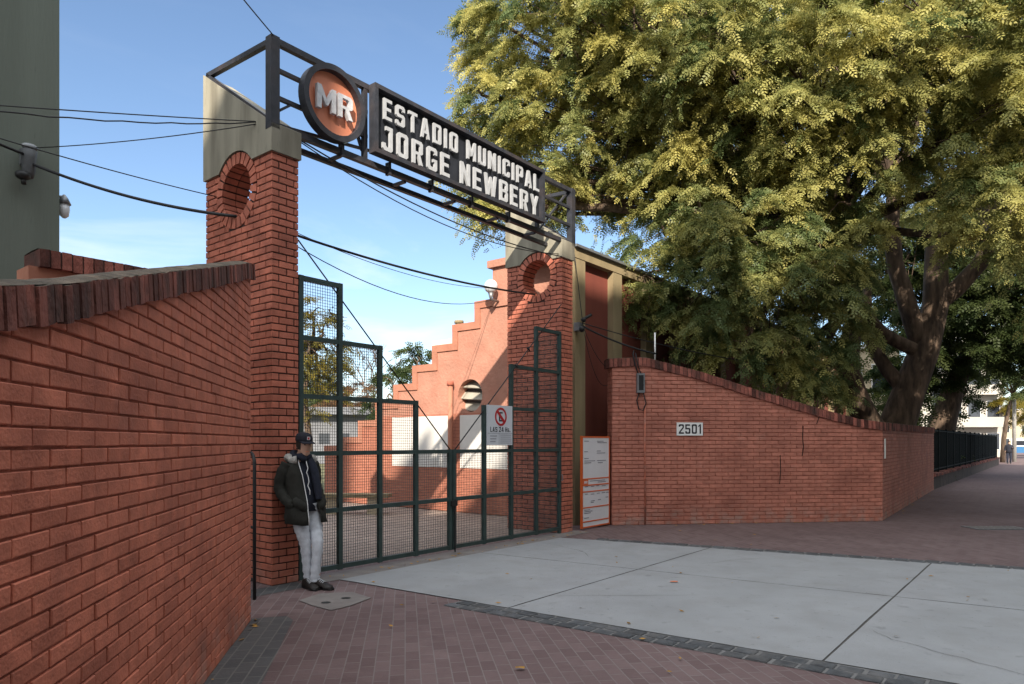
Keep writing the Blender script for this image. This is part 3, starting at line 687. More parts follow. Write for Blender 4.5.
# no parking sign
t = thing('no_parking_sign', 'white no parking plate with red crossed circle, LAS 24 Hs., wired to the gate', 'sign', GATE, (3.74,-.03,1.6))
mb = MB(); px0, px1, pz0, pz1 = 3.745, 4.375, 1.60, 2.235
mb.box(px0, px1, -.022, -.006, pz0, pz1); part('plate', mb, M['grey_plate'], t)
fp = lambda a, b, c: (a, -.0225-c, b)
def ring2(cx, cz, r, n=36): return [(cx+r*math.cos(2*PI*k/n), cz+r*math.sin(2*PI*k/n)) for k in range(n)]
cx, cz = (px0+px1)/2+.02, 2.055
mb = MB(); mb.prism([ring2(cx,cz,.148), ring2(cx,cz,.112)[::-1]], fp, .002)
q = .118; wv = .017
mb.prism([[(cx-q*.707-wv,cz+q*.707-wv),(cx+q*.707-wv,cz-q*.707-wv),(cx+q*.707+wv,cz-q*.707+wv),(cx-q*.707+wv,cz+q*.707+wv)]], fp, .0035)
part('red_circle', mb, M['sign_red'], t)
for c, g in letters('E', cx-.045, .09, cz-.075, .15, fp, .001): part('letter', g, M['sign_ink'], t)
for c, g in letters('LAS 24 Hs.', px0+.075, .50, 1.81, .08, fp, .002): part('letter', g, M['sign_ink'], t)
mb = MB(); mb.box(px0+.01, px1-.01, -.025, -.0222, 1.785, 1.79); mb.box(px0+.285, px0+.29, -.025, -.0222, 1.615, 1.78)
for k in range(3):
    mb.box(px0+.07, px0+.24-.02*k, -.025, -.0222, 1.74-.045*k, 1.752-.045*k)
for k in range(5):
    mb.box(px0+.32, px0+.60-rj(.02), -.025, -.0222, 1.757-.032*k, 1.766-.032*k)
part('small_print', mb, M['grey_ink'], t)

# information board
t = thing('information_board', 'tall white information board with orange bands standing between pillar and brick wall', 'sign', GATE, (6.43,0,0))
bx0, bx1, bz1 = 6.44, 7.42, 1.76
mb = MB(); mb.box(bx0, bx1, -.04, .0, .03, bz1); part('panel', mb, M['board'], t)
mb = MB(); e = .022
def band(z0, z1, x0=bx0, x1=bx1): mb.box(x0, x1, -.046, -.0395, z0, z1)
band(bz1-.03, bz1); band(.03, .055); mb.box(bx0-.004, bx0+.018, -.047, .003, .02, bz1+.004); mb.box(bx1-.018, bx1+.004, -.047, .003, .02, bz1+.004)
for z in (.135, .40, .70, .82, .94): band(z, z+.022)
mb.box(bx0+.03, bx0+.2, -.0455, -.0395, .845, .938)
part('orange_band', mb, M['board_orange'], t)
mb = MB()
def tx(x, z, w, h=.014):
    mb = MB(); mb.box(bx0+x, bx0+x+w, -.0435, -.0395, z, z+h); part('print_line', mb, M['grey_ink'], t)
for x, z, w in ((.07,1.66,.16),(.52,1.66,.24),(.54,1.63,.34),(.07,1.46,.12),(.52,1.47,.14),(.52,1.43,.3),(.07,1.33,.15),(.07,1.285,.38),(.07,1.25,.24),(.52,1.285,.33),(.55,1.245,.18),
                (.27,.90,.55),(.55,.87,.30),(.1,.80,.1),(.3,.795,.12),(.5,.80,.1),(.7,.79,.14),(.1,.66,.09),(.3,.65,.12),(.52,.655,.1),(.7,.655,.12),(.86,.65,.1),(.3,.52,.14),(.56,.53,.1),(.3,.49,.1),(.84,.56,.1),
                (.07,.36,.2),(.07,.33,.28),(.07,.30,.22),(.07,.21,.16)): tx(x, z, w)
for c, g in letters('MR', bx0+.06, .11, .865, .05, lambda a, b, c: (a, -.0455-c, b), .002): part('letter', g, M['board'], t)

# side hoop between left wing and pillar
HF = Frame(-2.695, 7.22, -.62, .78)
t = thing('iron_hoop', 'low black iron hoop barrier in the gap between wing wall and left pillar', 'barrier', HF, (0,0,0))
mb = MB(); pts = [(0,0,0),(0,0,1.42)] + [(.14*(1-math.cos(a)), 0, 1.42+.12*math.sin(a)) for a in [PI*k/8 for k in range(1,8)]] + [(.28,0,1.42),(.28,0,0)]
mb.tube(pts, .019, 8); part('hoop', mb, M['iron'], t, True)
for z in (.2, .75):
    mb = MB(); mb.tube([(0,0,z),(.28,0,z)], .016, 8); part('rail', mb, M['iron'], t, True)

# ================================================================== pavement details
def strip(name, pts, z, m): mb = MB(); poly(mb, pts, z); struct(name, mb, m)
strip('slate_border', [LW.w(.0,.0), LW.w(6.2,.0), LW.w(6.2,.40), LW.w(.05,.38), LW.w(-.12,.30), LW.w(-.08,.0)], .004, M['dark_tile'])
strip('slate_band', [G(-1.2,.36), G(.25,.36), G(.30,.02), G(-1.2,.02)], .004, M['dark_tile'])
mb = MB(); pp = [Vector(((u-512)/690*1138.5/(v-442), 1138.5/(v-442), 0)) for u, v in ((299,601),(312,606),(331,611),(350,606.5),(371,598.5),(352,592.5),(320,594))]; poly(mb, pp, .008); struct('cement_patch', mb, M['cement'])
mb = MB()
for c in (px(326,603.5,1138.5/161.5), px(346,599,1138.5/157)): poly(mb, [(c.x+.05*math.cos(2*PI*k/12), c.y+.04*math.sin(2*PI*k/12)) for k in range(12)], .0122)
struct('patch_hole', mb, M['hole'])
strip('gate_threshold', [G(.36,.31), G(6.3,.31), G(6.3,-.12), G(.36,-.12)], .005, M['cement'])
mb = MB(); mb.box(8.75, 9.75, 12.95, 13.45, 0, .014)
t = thing('drain_cover', 'grey metal drain cover set in the paving at far right', 'drain cover', WORLD, (8.75,12.95,0))
part('frame', mb, M['grey_metal'], t)
mb = MB()
for k in range(9): mb.box(8.82+.1*k, 8.87+.1*k, 13.0, 13.4, .012, .018)
part('grate', mb, M['cement'], t)
def litter(name, label, x, y, sz, m):
    mb = MB(); n = 9
    mb.add([(x, y, .022+sz*.2)] + [(x+sz*math.cos(2*PI*k/n)*random.uniform(.6,1.2), y+sz*.6*math.sin(2*PI*k/n)*random.uniform(.6,1.2), .016+abs(rj(sz*.25))) for k in range(n)], [(0, 1+k, 1+(k+1) % n) for k in range(n)], 0, .7)
    return single(name, label, 'litter', mb, m, WORLD, (x,y,.016))
litter('orange_scrap', 'bright orange scrap lying on the concrete driveway', 1.90, 8.05, .05, M['orange_litter'])
litter('fallen_leaf', 'single yellow leaf on the red paving in the foreground', .06, 4.99, .035, M['leaf_litter'])
litter('fallen_leaf', 'small yellow leaf on the pavement near the shoes of the leaning man', -1.62, 8.05, .03, M['leaf_litter'])

mb = MB()
def leaf_bit(c, z=.014):
    a = random.random()*6.3; l = random.uniform(.018,.04); d = Vector((math.cos(a), math.sin(a), 0)); q = Vector((-d.y, d.x, 0))*l*.4; c = Vector((c.x, c.y, z+random.random()*.006))
    mb.add([c-d*l, c-q+Vector((0,0,.006)), c+d*l+Vector((0,0,rj(.006)+.006)), c+q], [(0,1,2,3)], 0, random.random())
for k in range(70): leaf_bit(G(random.uniform(.4,6.2), .12+abs(rj(.18))))
for k in range(45): q = random.random(); leaf_bit(W1.w(q*l1, -.03-abs(random.gauss(0,.10))), .004)
for k in range(45): q = random.random(); leaf_bit(W1.w(*w2(q*l2, -.03-abs(random.gauss(0,.14)), 0)[:2]), .004)
for k in range(20): leaf_bit(LW.w(random.uniform(0,4), .03+abs(random.gauss(0,.06))), .008)
for k in range(40): leaf_bit(G(random.uniform(-1,9), random.uniform(.5,7)), .016)
single('leaf_litter', 'scattered small dry leaves lying along the wall bases and the gate foot', 'litter', mb, M['leaf_litter'], WORLD, (0,0,0), kind='stuff')

# ================================================================== stepped wall in the yard
t = thing('stepped_wall', 'pink stepped wall in the courtyard with round louvred opening and white panels', 'wall', GATE, (7.5,3,0))
xs = 7.5; th = .3
prof = [(.65,5.55),(2.25,5.55),(2.25,4.9),(3.59,4.9),(3.59,4.44),(4.30,4.44),(4.30,4.0),(4.98,4.0),(4.98,3.56),(5.68,3.56),(5.68,3.12),(6.38,3.12),(6.38,2.68),(7.1,2.68),(7.1,2.23),(7.8,2.23),(7.8,1.79),(8.5,1.79),(8.5,1.55),(9.3,1.55)]
HC, HZ2, HRr = 3.75, 2.73, .385
hole = [(HC+HRr*math.cos(2*PI*k/28), HZ2+HRr*math.sin(2*PI*k/28)) for k in range(28)]
zsp = 2.32
fw = lambda a, b, c: (xs-c+.0, a, b)
mb = MB(); up = [p for p in prof if p[1] > zsp]
up = [(.65,zsp)] + up + [(7.1,zsp)]
fback = lambda a, b, c: (xs+th-c, a, b)
mb.prism([up, hole[::-1]], fback, th); part('upper_wall', mb, M['stucco'], t)
mb = MB(); low = [(.65,0),(.65,zsp),(7.1,zsp),(7.1,2.23),(7.8,2.23),(7.8,1.79),(8.5,1.79),(8.5,1.55),(9.3,1.55),(9.3,0)]
mb.prism([low], lambda a, b, c: (xs+th-c, a, b), th+.012); part('lower_wall', mb, M['yard_brick'], t)
mb = MB(); bw = .17
for i in range(1, len(prof)):
    (a, za), (b, zb) = prof[i-1], prof[i]
    if za == zb: mb.box(xs-.03, xs-.001, a-(bw if i > 1 else 0), b, za-bw, za-.002)
    else: mb.box(xs-.0285, xs-.0012, b-bw, b-.002, zb-.01, za-bw-.001)
part('edge_band', mb, M['stucco_trim'], t)
mb = MB()
for a, b in ((2.0,4.05),(4.42,6.42)): mb.box(xs-.024, xs-.011, a, b, 1.04, 2.28)
part('white_panel', mb, M['white_wall'], t)
mb = MB()
for k in range(3):
    z = HZ2-.36+.27*k; mb.add([(xs+.10,HC-.42,z-.02),(xs+.10,HC+.42,z+.05),(xs+.26,HC+.42,z+.24),(xs+.26,HC-.42,z+.17),(xs+.12,HC-.42,z-.04),(xs+.12,HC+.42,z+.03),(xs+.28,HC+.42,z+.22),(xs+.28,HC-.42,z+.15)], [(0,1,2,3),(4,5,6,7),(0,1,5,4),(2,3,7,6)])
mb.box(xs+.285, xs+.297, HC-.38, HC+.38, HZ2-.38, HZ2+.38, 1)
part('louvre', mb, [M['louvre'], M['iron_grey']], t)
mb = MB(); mb.box(7.46, 7.85, 2.2, 3.02, 4.7, 5.58); mb.box(7.38, 7.92, 2.1, 3.12, 5.58, 5.74); part('pier', mb, M['stucco'], t)
t = thing('downpipe', 'red painted pipe post in front of the white panels of the courtyard wall', 'pipe', GATE, (7.36,4.25,0))
mb = MB(); mb.tube([(7.36,4.25,0),(7.36,4.25,3.0)], .06, 10); part('pipe', mb, M['stucco_trim'], t, True)
mb = MB(); mb.tube([(7.36,4.25,2.98),(7.36,4.25,3.08)], .085, 10); part('collar', mb, M['mortar'], t, True)
t = thing('globe_lamp', 'round pale globe lamp bracketed to the pink courtyard wall, left of the right pillar', 'lamp', GATE, (7.2,2.85,4.9))
mb = MB(); mb.sphere((7.2,2.85,5.10), .155); part('globe', mb, M['glass_globe'], t, True)
mb = MB(); mb.tube([(7.5,2.85,4.80),(7.2,2.85,4.82),(7.2,2.85,4.97)], [.025,.03,.07], 10); part('base', mb, M['grey_metal'], t, True)
t = thing('rooftop_shed', 'small white rooftop parapet with vent chimney behind the stepped wall', 'rooftop', GATE, (8.2,4.9,0))
mb = MB(); mb.box(8.1, 9.5, 4.2, 5.6, 0, 4.24); part('wall', mb, M['white_wall'], t)
mb = MB(); mb.tube([(8.3,4.85,4.22),(8.3,4.85,4.66)], .09, 10); mb.tube([(8.3,4.85,4.64),(8.3,4.85,4.71)], .12, 10); part('chimney', mb, M['hall_beige'], t, True)

def bench(label, x, y, th_):
    F = Frame(x, y, math.cos(th_), math.sin(th_))
    t = thing('concrete_bench', label, 'bench', F, (0,0,0))
    mb = MB(); mb.box(-.85, .85, -.22, .22, .38, .46); part('seat', mb, M['hall_beige'], t)
    for s_ in (-1, 1):
        mb = MB(); mb.box(s_*.5-.14, s_*.5+.14, -.17, .17, 0, .38); part('leg', mb, M['bldg_cream'], t)
bench('low concrete bench on two block legs beside the courtyard wall', -3.65, 15.9, -.05)

# ================================================================== hall
t = thing('hall', 'dark red stadium hall with beige pilasters behind the gate and brick wall', 'building', GATE, (6.97,.47,0))
HX0, HX1, HY, HH = 6.97, 30.0, .47, 5.5
mb = MB(); mb.box(7.82, HX1, HY+.14, HY+1.5, -.05, HH-.02); mb.box(HX0+.02, 7.82, HY+.14, HY+.5, -.05, HH-.02); part('wall', mb, M['hall_red'], t)
x = HX0
while x < HX1:
    mb = MB(); mb.box(x, x+.37, HY, HY+.145, 0, HH-.2); part('pilaster', mb, M['hall_beige'], t); x += 1.475
mb = MB(); mb.box(HX0-.02, HX1, HY-.012, HY+.16, HH-.2, HH);  part('cornice', mb, M['hall_beige'], t)
mb = MB(); mb.add([(HX0-.05,HY-.08,HH),(HX1,HY-.08,HH),(HX1,HY+1.6,HH),(HX0-.05,HY+1.6,HH),(HX0-.05,HY-.08,HH+.05),(HX1,HY-.08,HH+.05),(HX1,HY+1.6,HH+.1),(HX0-.05,HY+1.6,HH+.1)], [(0,3,2,1),(4,5,6,7),(0,1,5,4),(1,2,6,5),(2,3,7,6),(3,0,4,7)]); part('roof', mb, M['grey_metal'], t)
t = thing('floodlight', 'small lit floodlight on the dark red hall above the brick wall', 'lamp', GATE, (13.5,.4,4.2))
mb = MB(); mb.box(13.36, 13.64, .18, .30, 4.17, 4.34); mb.tube([(13.5,.28,4.25),(13.5,.62,4.25)], .02, 6); part('housing', mb, M['black'], t)
mb = MB(); mb.box(13.385, 13.615, .172, .182, 4.19, 4.32); part('lens', mb, M['lamp_lit'], t)

# cable clamp on the hall corner
t = thing('cable_bracket', 'grey cable clamp fixed to the hall corner right of the pillar', 'bracket', GATE, (6.98,.40,3.9))
mb = MB(); mb.box(6.92, 7.06, .34, .468, 3.84, 4.0); part('plate', mb, M['grey_metal'], t)
mb = MB(); mb.sphere((6.95,.30,3.86), .06); mb.sphere((7.02,.30,4.05), .05); mb.tube([(7.02,.36,4.05),(7.15,.2,4.16)], .03, 8); part('insulator', mb, M['black'], t, True)

# ================================================================== green building
GB = Frame(-6.1, 9.3, .626, .78)
t = thing('grey_green_building', 'tall blank grey green rendered building at the far left edge', 'building', GB, (0,0,0))
mb = MB(); mb.box(-14, 0, 0, 7, -.05, 9.0); part('wall', mb, M['green_wall'], t)
mb = MB(); mb.box(-14.1, .1, -.1, 7.1, 9.0, 9.25); part('parapet', mb, M['hall_beige'], t)
lx, ly, lz = .0, .10, 4.83
t = thing('wall_lamp', 'caged glass wall lamp with grey conical hood on the green building edge', 'lamp', GB, (0,.1,4.8))
mb = MB(); mb.tube([(-.002,.1,4.98),(.075,.1,5.0),(.09,.1,4.97)], .018, 8); mb.tube([(.09,.1,5.03),(.09,.1,4.98),(.09,.1,4.90)], [.015,.05,.085], 12); part('hood', mb, M['grey_metal'], t, True)
mb = MB(); mb.tube([(.09,.1,4.90),(.09,.1,4.82),(.09,.1,4.74),(.09,.1,4.71)], [.065,.07,.055,.02], 12); part('glass', mb, M['glass_globe'], t, True)
t = thing('cable_insulator', 'grey cable clamp with hanging junction on the green building face', 'insulator', GB, (-.42,-.1,5.2))
mb = MB(); mb.tube([(-.40,0,5.36),(-.40,-.16,5.36)], .025, 8); mb.box(-.46,-.30,-.06,-.002,5.24,5.44); part('bracket', mb, M['grey_metal'], t)
mb = MB(); mb.tube([(-.40,-.16,5.40),(-.40,-.16,5.30),(-.40,-.16,5.12),(-.40,-.16,5.05)], [.10,.085,.075,.05], 12); part('cone', mb, M['iron_grey'], t, True)
mb = MB(); mb.sphere((-.47,-.18,5.06), .075, sc=(1.2,1,.8)); mb.tube([(-.46,-.18,5.02),(-.46,-.18,4.95)], .03, 8); part('junction', mb, M['iron'], t, True)
mb = MB(); mb.sphere((-.40,-.2,5.44), .06, sc=(1.6,.8,.8)); part('clamp', mb, M['grey_metal'], t, True)

# ================================================================== cables
def cable(label, a, b, sag, r, n=18, wob=0.):
    a = Vector(a); b = Vector(b); pts = []
    for i in range(n+1):
        q = i/n; p = a.lerp(b, q); p.z -= 4*sag*q*(1-q); p.z += wob*math.sin(q*40); pts.append(p)
    mb = MB(); mb.tube(pts, r, 6); return single('cable', label, 'cable', mb, M['cable'], WORLD, tuple(a), smooth=True)
def px(u, v, d): return Vector(((u-512)/690*d, d, 1.65+(442-v)*d/690))
ins = GB.w(-.40,-.16,5.25); hl = GATE.w(.0,.767,4.39); hl2 = GATE.w(.36,.767,4.39); hr = GATE.w(5.82,.60,4.39)
cable('thick black cable sagging from the green building clamp into the left pillar hole', ins, hl, .10, .020)
cable('thick black cable running between the holes of both pillars', hl2, hr, .12, .017)
cable('thin twisted cable hanging just under the thick one between the pillars', hl2+Vector((0,0,-.02)), GATE.w(7.4,3.0,4.85), .42, .007)
cable('thin high wire rising from the thick cable to the globe lamp', hl2+Vector((0,0,.08)), GATE.w(7.4,2.9,5.1), .22, .005)
cable('thick cable arriving at the green building clamp from the left frame edge', GB.w(-2.5,-1.,5.42), GB.w(-.42,-.18,5.33), .03, .018)
capl = GATE.w(-.02,.30,5.40)
cable('upper thin wire from the left frame edge to the left pillar cap', px(-60,101,6.0), capl, .01, .006)
cable('twisted second wire just under the upper one, ending at the left pillar cap', px(-60,104,5.9), capl+Vector((0,0,-.01)), .07, .007, wob=.006)
cable('thin wire climbing from the clamp on the green building to the left cap', GB.w(-.36,-.2,5.44), capl+Vector((0,0,-.03)), .04, .006)
cable('thin straight wire descending from the left frame edge to the left pillar', px(-60,120,6.2), GATE.w(-.02,1.2,4.72), .03, .006)
cable('wire rising from the left post of the beam out of the picture top', G(.03,0,6.31), px(150,-120,5.), .02, .007)
capf = GATE.w(.36,-.01,5.23)
cable('upper black cable sagging under the sign towards the right pillar', capf, GATE.w(5.81,-.01,4.99), .20, .009)
cable('lower black cable sagging under the sign towards the right pillar', capf+Vector((0,0,-.02)), GATE.w(5.81,.06,5.05), .30, .007)
br = GATE.w(7.0,.30,3.92)
cable('thick cable drooping from the hall clamp to the top of the brick wall', br, W1.w(.95,.1,3.42), .06, .018)
cable('upper cable crossing the dark red hall from the clamp into the tree', br+Vector((0,0,.06)), W1.w(4.2,1.2,3.35), .10, .010)
cable('loose grey wire looping down the hall beside the clamp', br, W1.w(.5,.6,3.30), .45, .006)
cable('second loose wire looping lower down the hall near the clamp', br+Vector((0,0,-.03)), W1.w(.25,.5,3.25), .75, .005)
cable('vertical cable running down the hall corner to the clamp', GATE.w(6.9,.44,5.35), br, .0, .008)

# ================================================================== railing along the sidewalk
g2 = Vector((.62,.784,0)); FN = Frame(Cc.x+.1, Cc.y+.15, g2.x, g2.y); FL = 34.
t = thing('iron_railing', 'long dark iron railing on a low brick plinth along the right sidewalk', 'fence', FN, (0,0,0))
mb = MB(); mb.box(.0, FL, .02, .32, -.05, .44); part('plinth', mb, M['plinth'], t)
mb = MB()
x = 0
while x < FL: mb.box(x, x+.36, -.02+rj(.02), .36, .44, .53+rj(.02), 0, random.random()); x += .38
part('ledge', mb, M['coping'], t)
NB = 14; bay = FL/NB
for k in range(NB+1):
    mb = MB(); mb.box(k*bay-.04, k*bay+.04, .13, .21, .5, 2.16); part('post', mb, M['fence_iron'], t)
for k in range(NB):
    mb = MB(); a = k*bay+.04
    for z in (.66, 2.06): mb.box(a, a+bay-.08, .15, .19, z-.02, z+.02)
    n = 20
    for j in range(1, n):
        xx = a+(bay-.08)*j/n; mb.box(xx-.012, xx+.012, .160, .180, .56, 2.12)
    part('panel', mb, M['fence_iron'], t)

# ================================================================== trees
def leaf_templates():
    vs = []; fs = []
    def leaflet(x, side, ang, l, w):
        dx, dy = math.cos(ang), side*math.sin(ang); px_, py_ = -dy, dx; o = len(vs); z = -.25*x*x
        vs.extend([(x,0,z),(x+dx*l*.5+px_*w,dy*l*.5+py_*w,z-.01),(x+dx*l,dy*l,z-.05),(x+dx*l*.5-px_*w,dy*l*.5-py_*w,z-.01)]); fs.append((o,o+1,o+2,o+3))
    for k in range(3):
        x = .14+.27*k
        for s in (-1, 1): leaflet(x, s, .95, .36, .095)
    leaflet(.86, 1, 0, .36, .09)
    return np.array(vs), np.array(fs)
LT, LF = leaf_templates()
def leaves_mesh(name, P, D, S, R, m):
    n = len(P); D = D/np.linalg.norm(D, axis=1, keepdims=True)
    up = np.array([0,-.25,.8]) + rng.normal(0, .75, (n,3)); side = np.cross(up, D); side /= np.linalg.norm(side, axis=1, keepdims=True)+1e-9
    upv = np.cross(D, side)
    V = P[:,None,:] + S[:,None,None]*(LT[None,:,0:1]*D[:,None,:] + LT[None,:,1:2]*side[:,None,:] + LT[None,:,2:3]*upv[:,None,:])
    k = len(LT); q = len(LF); V = V.reshape(-1,3)
    F = (LF[None] + (np.arange(n)*k)[:,None,None]).reshape(-1)
    me = bpy.data.meshes.new(name); me.vertices.add(len(V)); me.vertices.foreach_set('co', V.astype(np.float32).ravel())
    me.loops.add(len(F)); me.loops.foreach_set('vertex_index', F.astype(np.int32))
    me.polygons.add(n*q); me.polygons.foreach_set('loop_start', np.arange(n*q, dtype=np.int32)*4)
    me.update(calc_edges=True)
    at = me.attributes.new('rnd', 'FLOAT', 'FACE'); at.data.foreach_set('value', np.repeat(R, q).astype(np.float32))
    me.materials.append(m); return me

def crown_points(lobes, center, tuft_r=.55, dens=1., twigs=6, per=8, leaf=.34, droop=.55, yellow=None, shell=.62):
    P = []; D = []; S = []; R = []; tips = []
    for li, (c, r, *yl) in enumerate(lobes):
        c = np.array(c); r = np.array(r if hasattr(r, '__len__') else (r, r, r*.8))
        nt = max(5, int(dens*9.*(r.prod()**(2/3.))))
        for _ in range(nt):
            d = rng.normal(0, 1, 3); d /= np.linalg.norm(d); q = shell + (1-shell)*rng.random()**.6
            if rng.random() < .18: q *= rng.random()
            tp = c + d*r*q; tips.append((li, tp))
            yb = np.clip(rng.normal(yl[0] if yl else .47, .2), 0, 1) if yellow is None else np.clip(rng.normal(yellow, .18), 0, 1)
            out = d*np.array([1,1,.6]) + .35*(tp-center)/(np.linalg.norm(tp-center)+1e-6)
            for _t in range(twigs):
                w = out*.9 + rng.normal(0, .55, 3); w[2] = w[2]*.5+.1; w /= np.linalg.norm(w)
                Lt = tuft_r*rng.uniform(.7, 1.5); f = (np.arange(per)+rng.random(per))/per
                pos = tp + w*Lt*f[:,None]; pos[:,2] -= droop*Lt*f*f
                sd = np.cross(w, [0,0,1.]); sd /= np.linalg.norm(sd)+1e-6
                sg = np.where(np.arange(per) % 2 == 0, 1, -1)[:,None]
                dd = w*.55 + sd*sg*.7 + np.array([0,0,-1.])*(.25+.6*droop*f[:,None]) + rng.normal(0, .25, (per,3))
                P.append(pos); D.append(dd); S.append(leaf*rng.uniform(.7, 1.25, per)); R.append(np.clip(yb + .28*(f-.5) + rng.normal(0, .1, per), 0, 1))
    return np.concatenate(P), np.concatenate(D), np.concatenate(S), np.concatenate(R), tips

def wavy(a, b, n, amp, bend=(0,0,0)):
    a = Vector(a); b = Vector(b); pts = []; off = Vector((0,0,0))
    for i in range(n+1):
        q = i/n; e = math.sin(PI*q); off += Vector((rj(amp), rj(amp), rj(amp*.6)))
        pts.append(a.lerp(b, q) + off*e + Vector(bend)*e)
    return pts
def tree(name, label, base, trunk_pts, trunk_r, lobes, m_leaf, fork=None, limb_r=.16, cat='tree', group=None, twig_frac=.5, forks=None, **kw):
    t = thing(name, label, cat, WORLD, tuple(base), group)
    mb = MB(); mb.tube(trunk_pts, trunk_r, 14)
    part('trunk', mb, M['bark'], t, True)
    center = np.array(trunk_pts[-1]) + np.array([0,0,1.0])
    P, D, S, R, tips = crown_points(lobes, center, **kw); print(name, len(P), 'leaves')
    o = bpy.data.objects.new('crown', leaves_mesh('crown', P-np.array(base), D, S, R, m_leaf)); COL.objects.link(o); o.parent = t
    mb = MB(); fk = forks or [trunk_pts[-1]]
    for li, (c, r, *_y) in enumerate(lobes):
        src = min(fk, key=lambda p: (Vector(p)-Vector(c)).length)
        pts = wavy(src, c, 7, .13, (0,0,.35)); rr = limb_r*random.uniform(.6,1.)
        mb.tube(pts, [rr*(1-.82*i/7)+.012 for i in range(8)], 7)
        mine = [tp for l, tp in tips if l == li]; random.shuffle(mine)
        for tp in mine[:int(len(mine)*twig_frac)]:
            s_ = pts[random.randint(3, 7)]; p2 = wavy(s_, tp, 4, .07, (0,0,.15)); mb.tube(p2, [.035,.026,.018,.012,.006], 5, cap=False)
    part('limb', mb, M['bark'], t, True)
    return t
# the big tipa behind the brick wall
TB = Vector((11.05, 20.0, 0))
L0 = [(482,95,16.5,.75),(478,205,15.8,.5),(470,160,16.2,.45),(495,20,16.8,.8),(530,30,17,1.75),(505,110,16.5,1.0),(520,180,16.2,1.0),(492,210,16.0,.55),(590,20,16,2.2),(570,120,16.5,1.8),(585,190,17,1.2),(545,215,17.,.75),(650,50,15.5,2.2),(645,145,16.5,1.6),
      (720,30,15,2.2),(720,115,15.5,1.9),(700,212,15.4,1.05),(760,232,15.6,1.25),(665,235,15.8,.85),(655,285,15.9,.85),(720,290,15.5,1.15),(790,290,15.5,1.3),(745,345,15.3,.5),(815,318,16,1.0),(815,360,15.8,.65),(690,325,16.0,.6),
      (780,260,17.3,1.6),(720,240,17.3,1.2),(820,240,18,1.2),(690,190,17.5,1.2),(838,368,16.5,.55),(815,385,16.,.4),(760,320,15.8,.95),(800,345,15.9,.8),(700,265,15.6,1.0),(775,375,15.6,.5),(725,250,14.9,1.0),(812,262,15.6,1.1),
      (800,80,15,2.1),(800,165,15.5,1.3),(870,50,14.5,2.1),(880,135,14.5,1.2),(850,205,15,.8),(940,40,14,2.0),(985,110,13.8,1.6),(1005,190,14,1.1),(990,240,14.5,.6),(1050,60,14,2.3),(1060,170,14.5,1.6),(1085,260,15.5,1.4),
      (650,20,21,2.6),(760,50,22,2.8),(880,60,23,3.0),(1000,60,22,3.0),(690,130,21,2.0),(950,200,23,1.7),(780,190,20.5,1.5),(1050,200,22,2.4),
      (620,-80,18,2.6),(740,-90,18,2.8),(860,-90,18,2.8),(980,-80,18,2.8),(1100,-60,18,2.8)]
lob = []
for u, v, d, r in L0: lob.append((tuple(px(u, v, d)), r, .30 if v > 225 and u < 900 else .50))
tp = [TB, TB+Vector((-.05,.0,.9)), TB+Vector((.05,0,2.0)), TB+Vector((.35,-.1,3.0)), TB+Vector((.75,-.2,4.2)), TB+Vector((1.05,-.3,5.6)), TB+Vector((1.0,-.4,7.2))]
fk = [tp[4], tp[5], tp[6], TB+Vector((-1.4,-.6,5.2)), TB+Vector((-2.2,-1.2,7.2)), TB+Vector((-.3,-.6,8.8)), TB+Vector((2.2,-1.,7.5))]
t = tree('tipa_tree', 'huge spreading tree with drooping yellow green foliage leaning over the brick wall and gate', TB, tp, [.62,.55,.50,.44,.40,.34,.28], lob, M['leaf'], limb_r=.20, forks=fk, dens=2.2, twigs=8, per=12, leaf=.19, tuft_r=.48, droop=.75)
mb = MB()
for a, b, r0, r1, bd in ((tp[1]+Vector((-.1,0,.3)), fk[3], .40, .24, (-.5,0,.0)), (fk[3], fk[4], .24, .17, (0,0,.2)), (tp[4], fk[5], .27, .18, (-.3,0,.3)), (tp[5], fk[6], .26, .18, (.2,0,-.2)), (tp[3], TB+Vector((-.5,.5,6.2)), .22, .12, (-.3,0,0)), (tp[4], TB+Vector((-1.8,-.8,5.9)), .2, .14, (0,0,-.3))):
    p = wavy(a, b, 8, .05, bd); mb.tube(p, [r0+(r1-r0)*i/8 for i in range(9)], 11)
part('bough', mb, M['bark'], t, True)
# second tree further along
T2 = Vector((21.5, 35.0, 0))
L2 = [(905,300,27,2.0),(960,290,27,2.2),(1010,290,25,2.0),(1040,330,25,1.8),(985,340,26,1.3),(1015,345,24.5,1.0),(925,350,27.5,1.3),(900,380,28,1.1),(950,375,28,1.0),(1060,250,25,2.6),(960,230,28,2.6),(880,250,27,2.0),(1000,180,27,3.),(900,330,25.5,.9),(960,405,28.5,.7),(905,405,26,.7)]
tp2 = [T2, T2+Vector((.1,0,1.5)), T2+Vector((.5,.1,3.)), T2+Vector((1.1,.2,4.6)), T2+Vector((1.9,.2,6.5))]
tree('dark_tree', 'dark green tree with leaning double trunk behind the iron railing', T2, tp2, [.75,.68,.6,.48,.34], [(tuple(px(u,v,d*1.27)), r*1.22) for u,v,d,r in L2], M['leaf_dark'], limb_r=.22, forks=[tp2[2],tp2[3],tp2[4],T2+Vector((-.9,0,5.))], dens=1.3, twigs=6, per=8, leaf=.42)
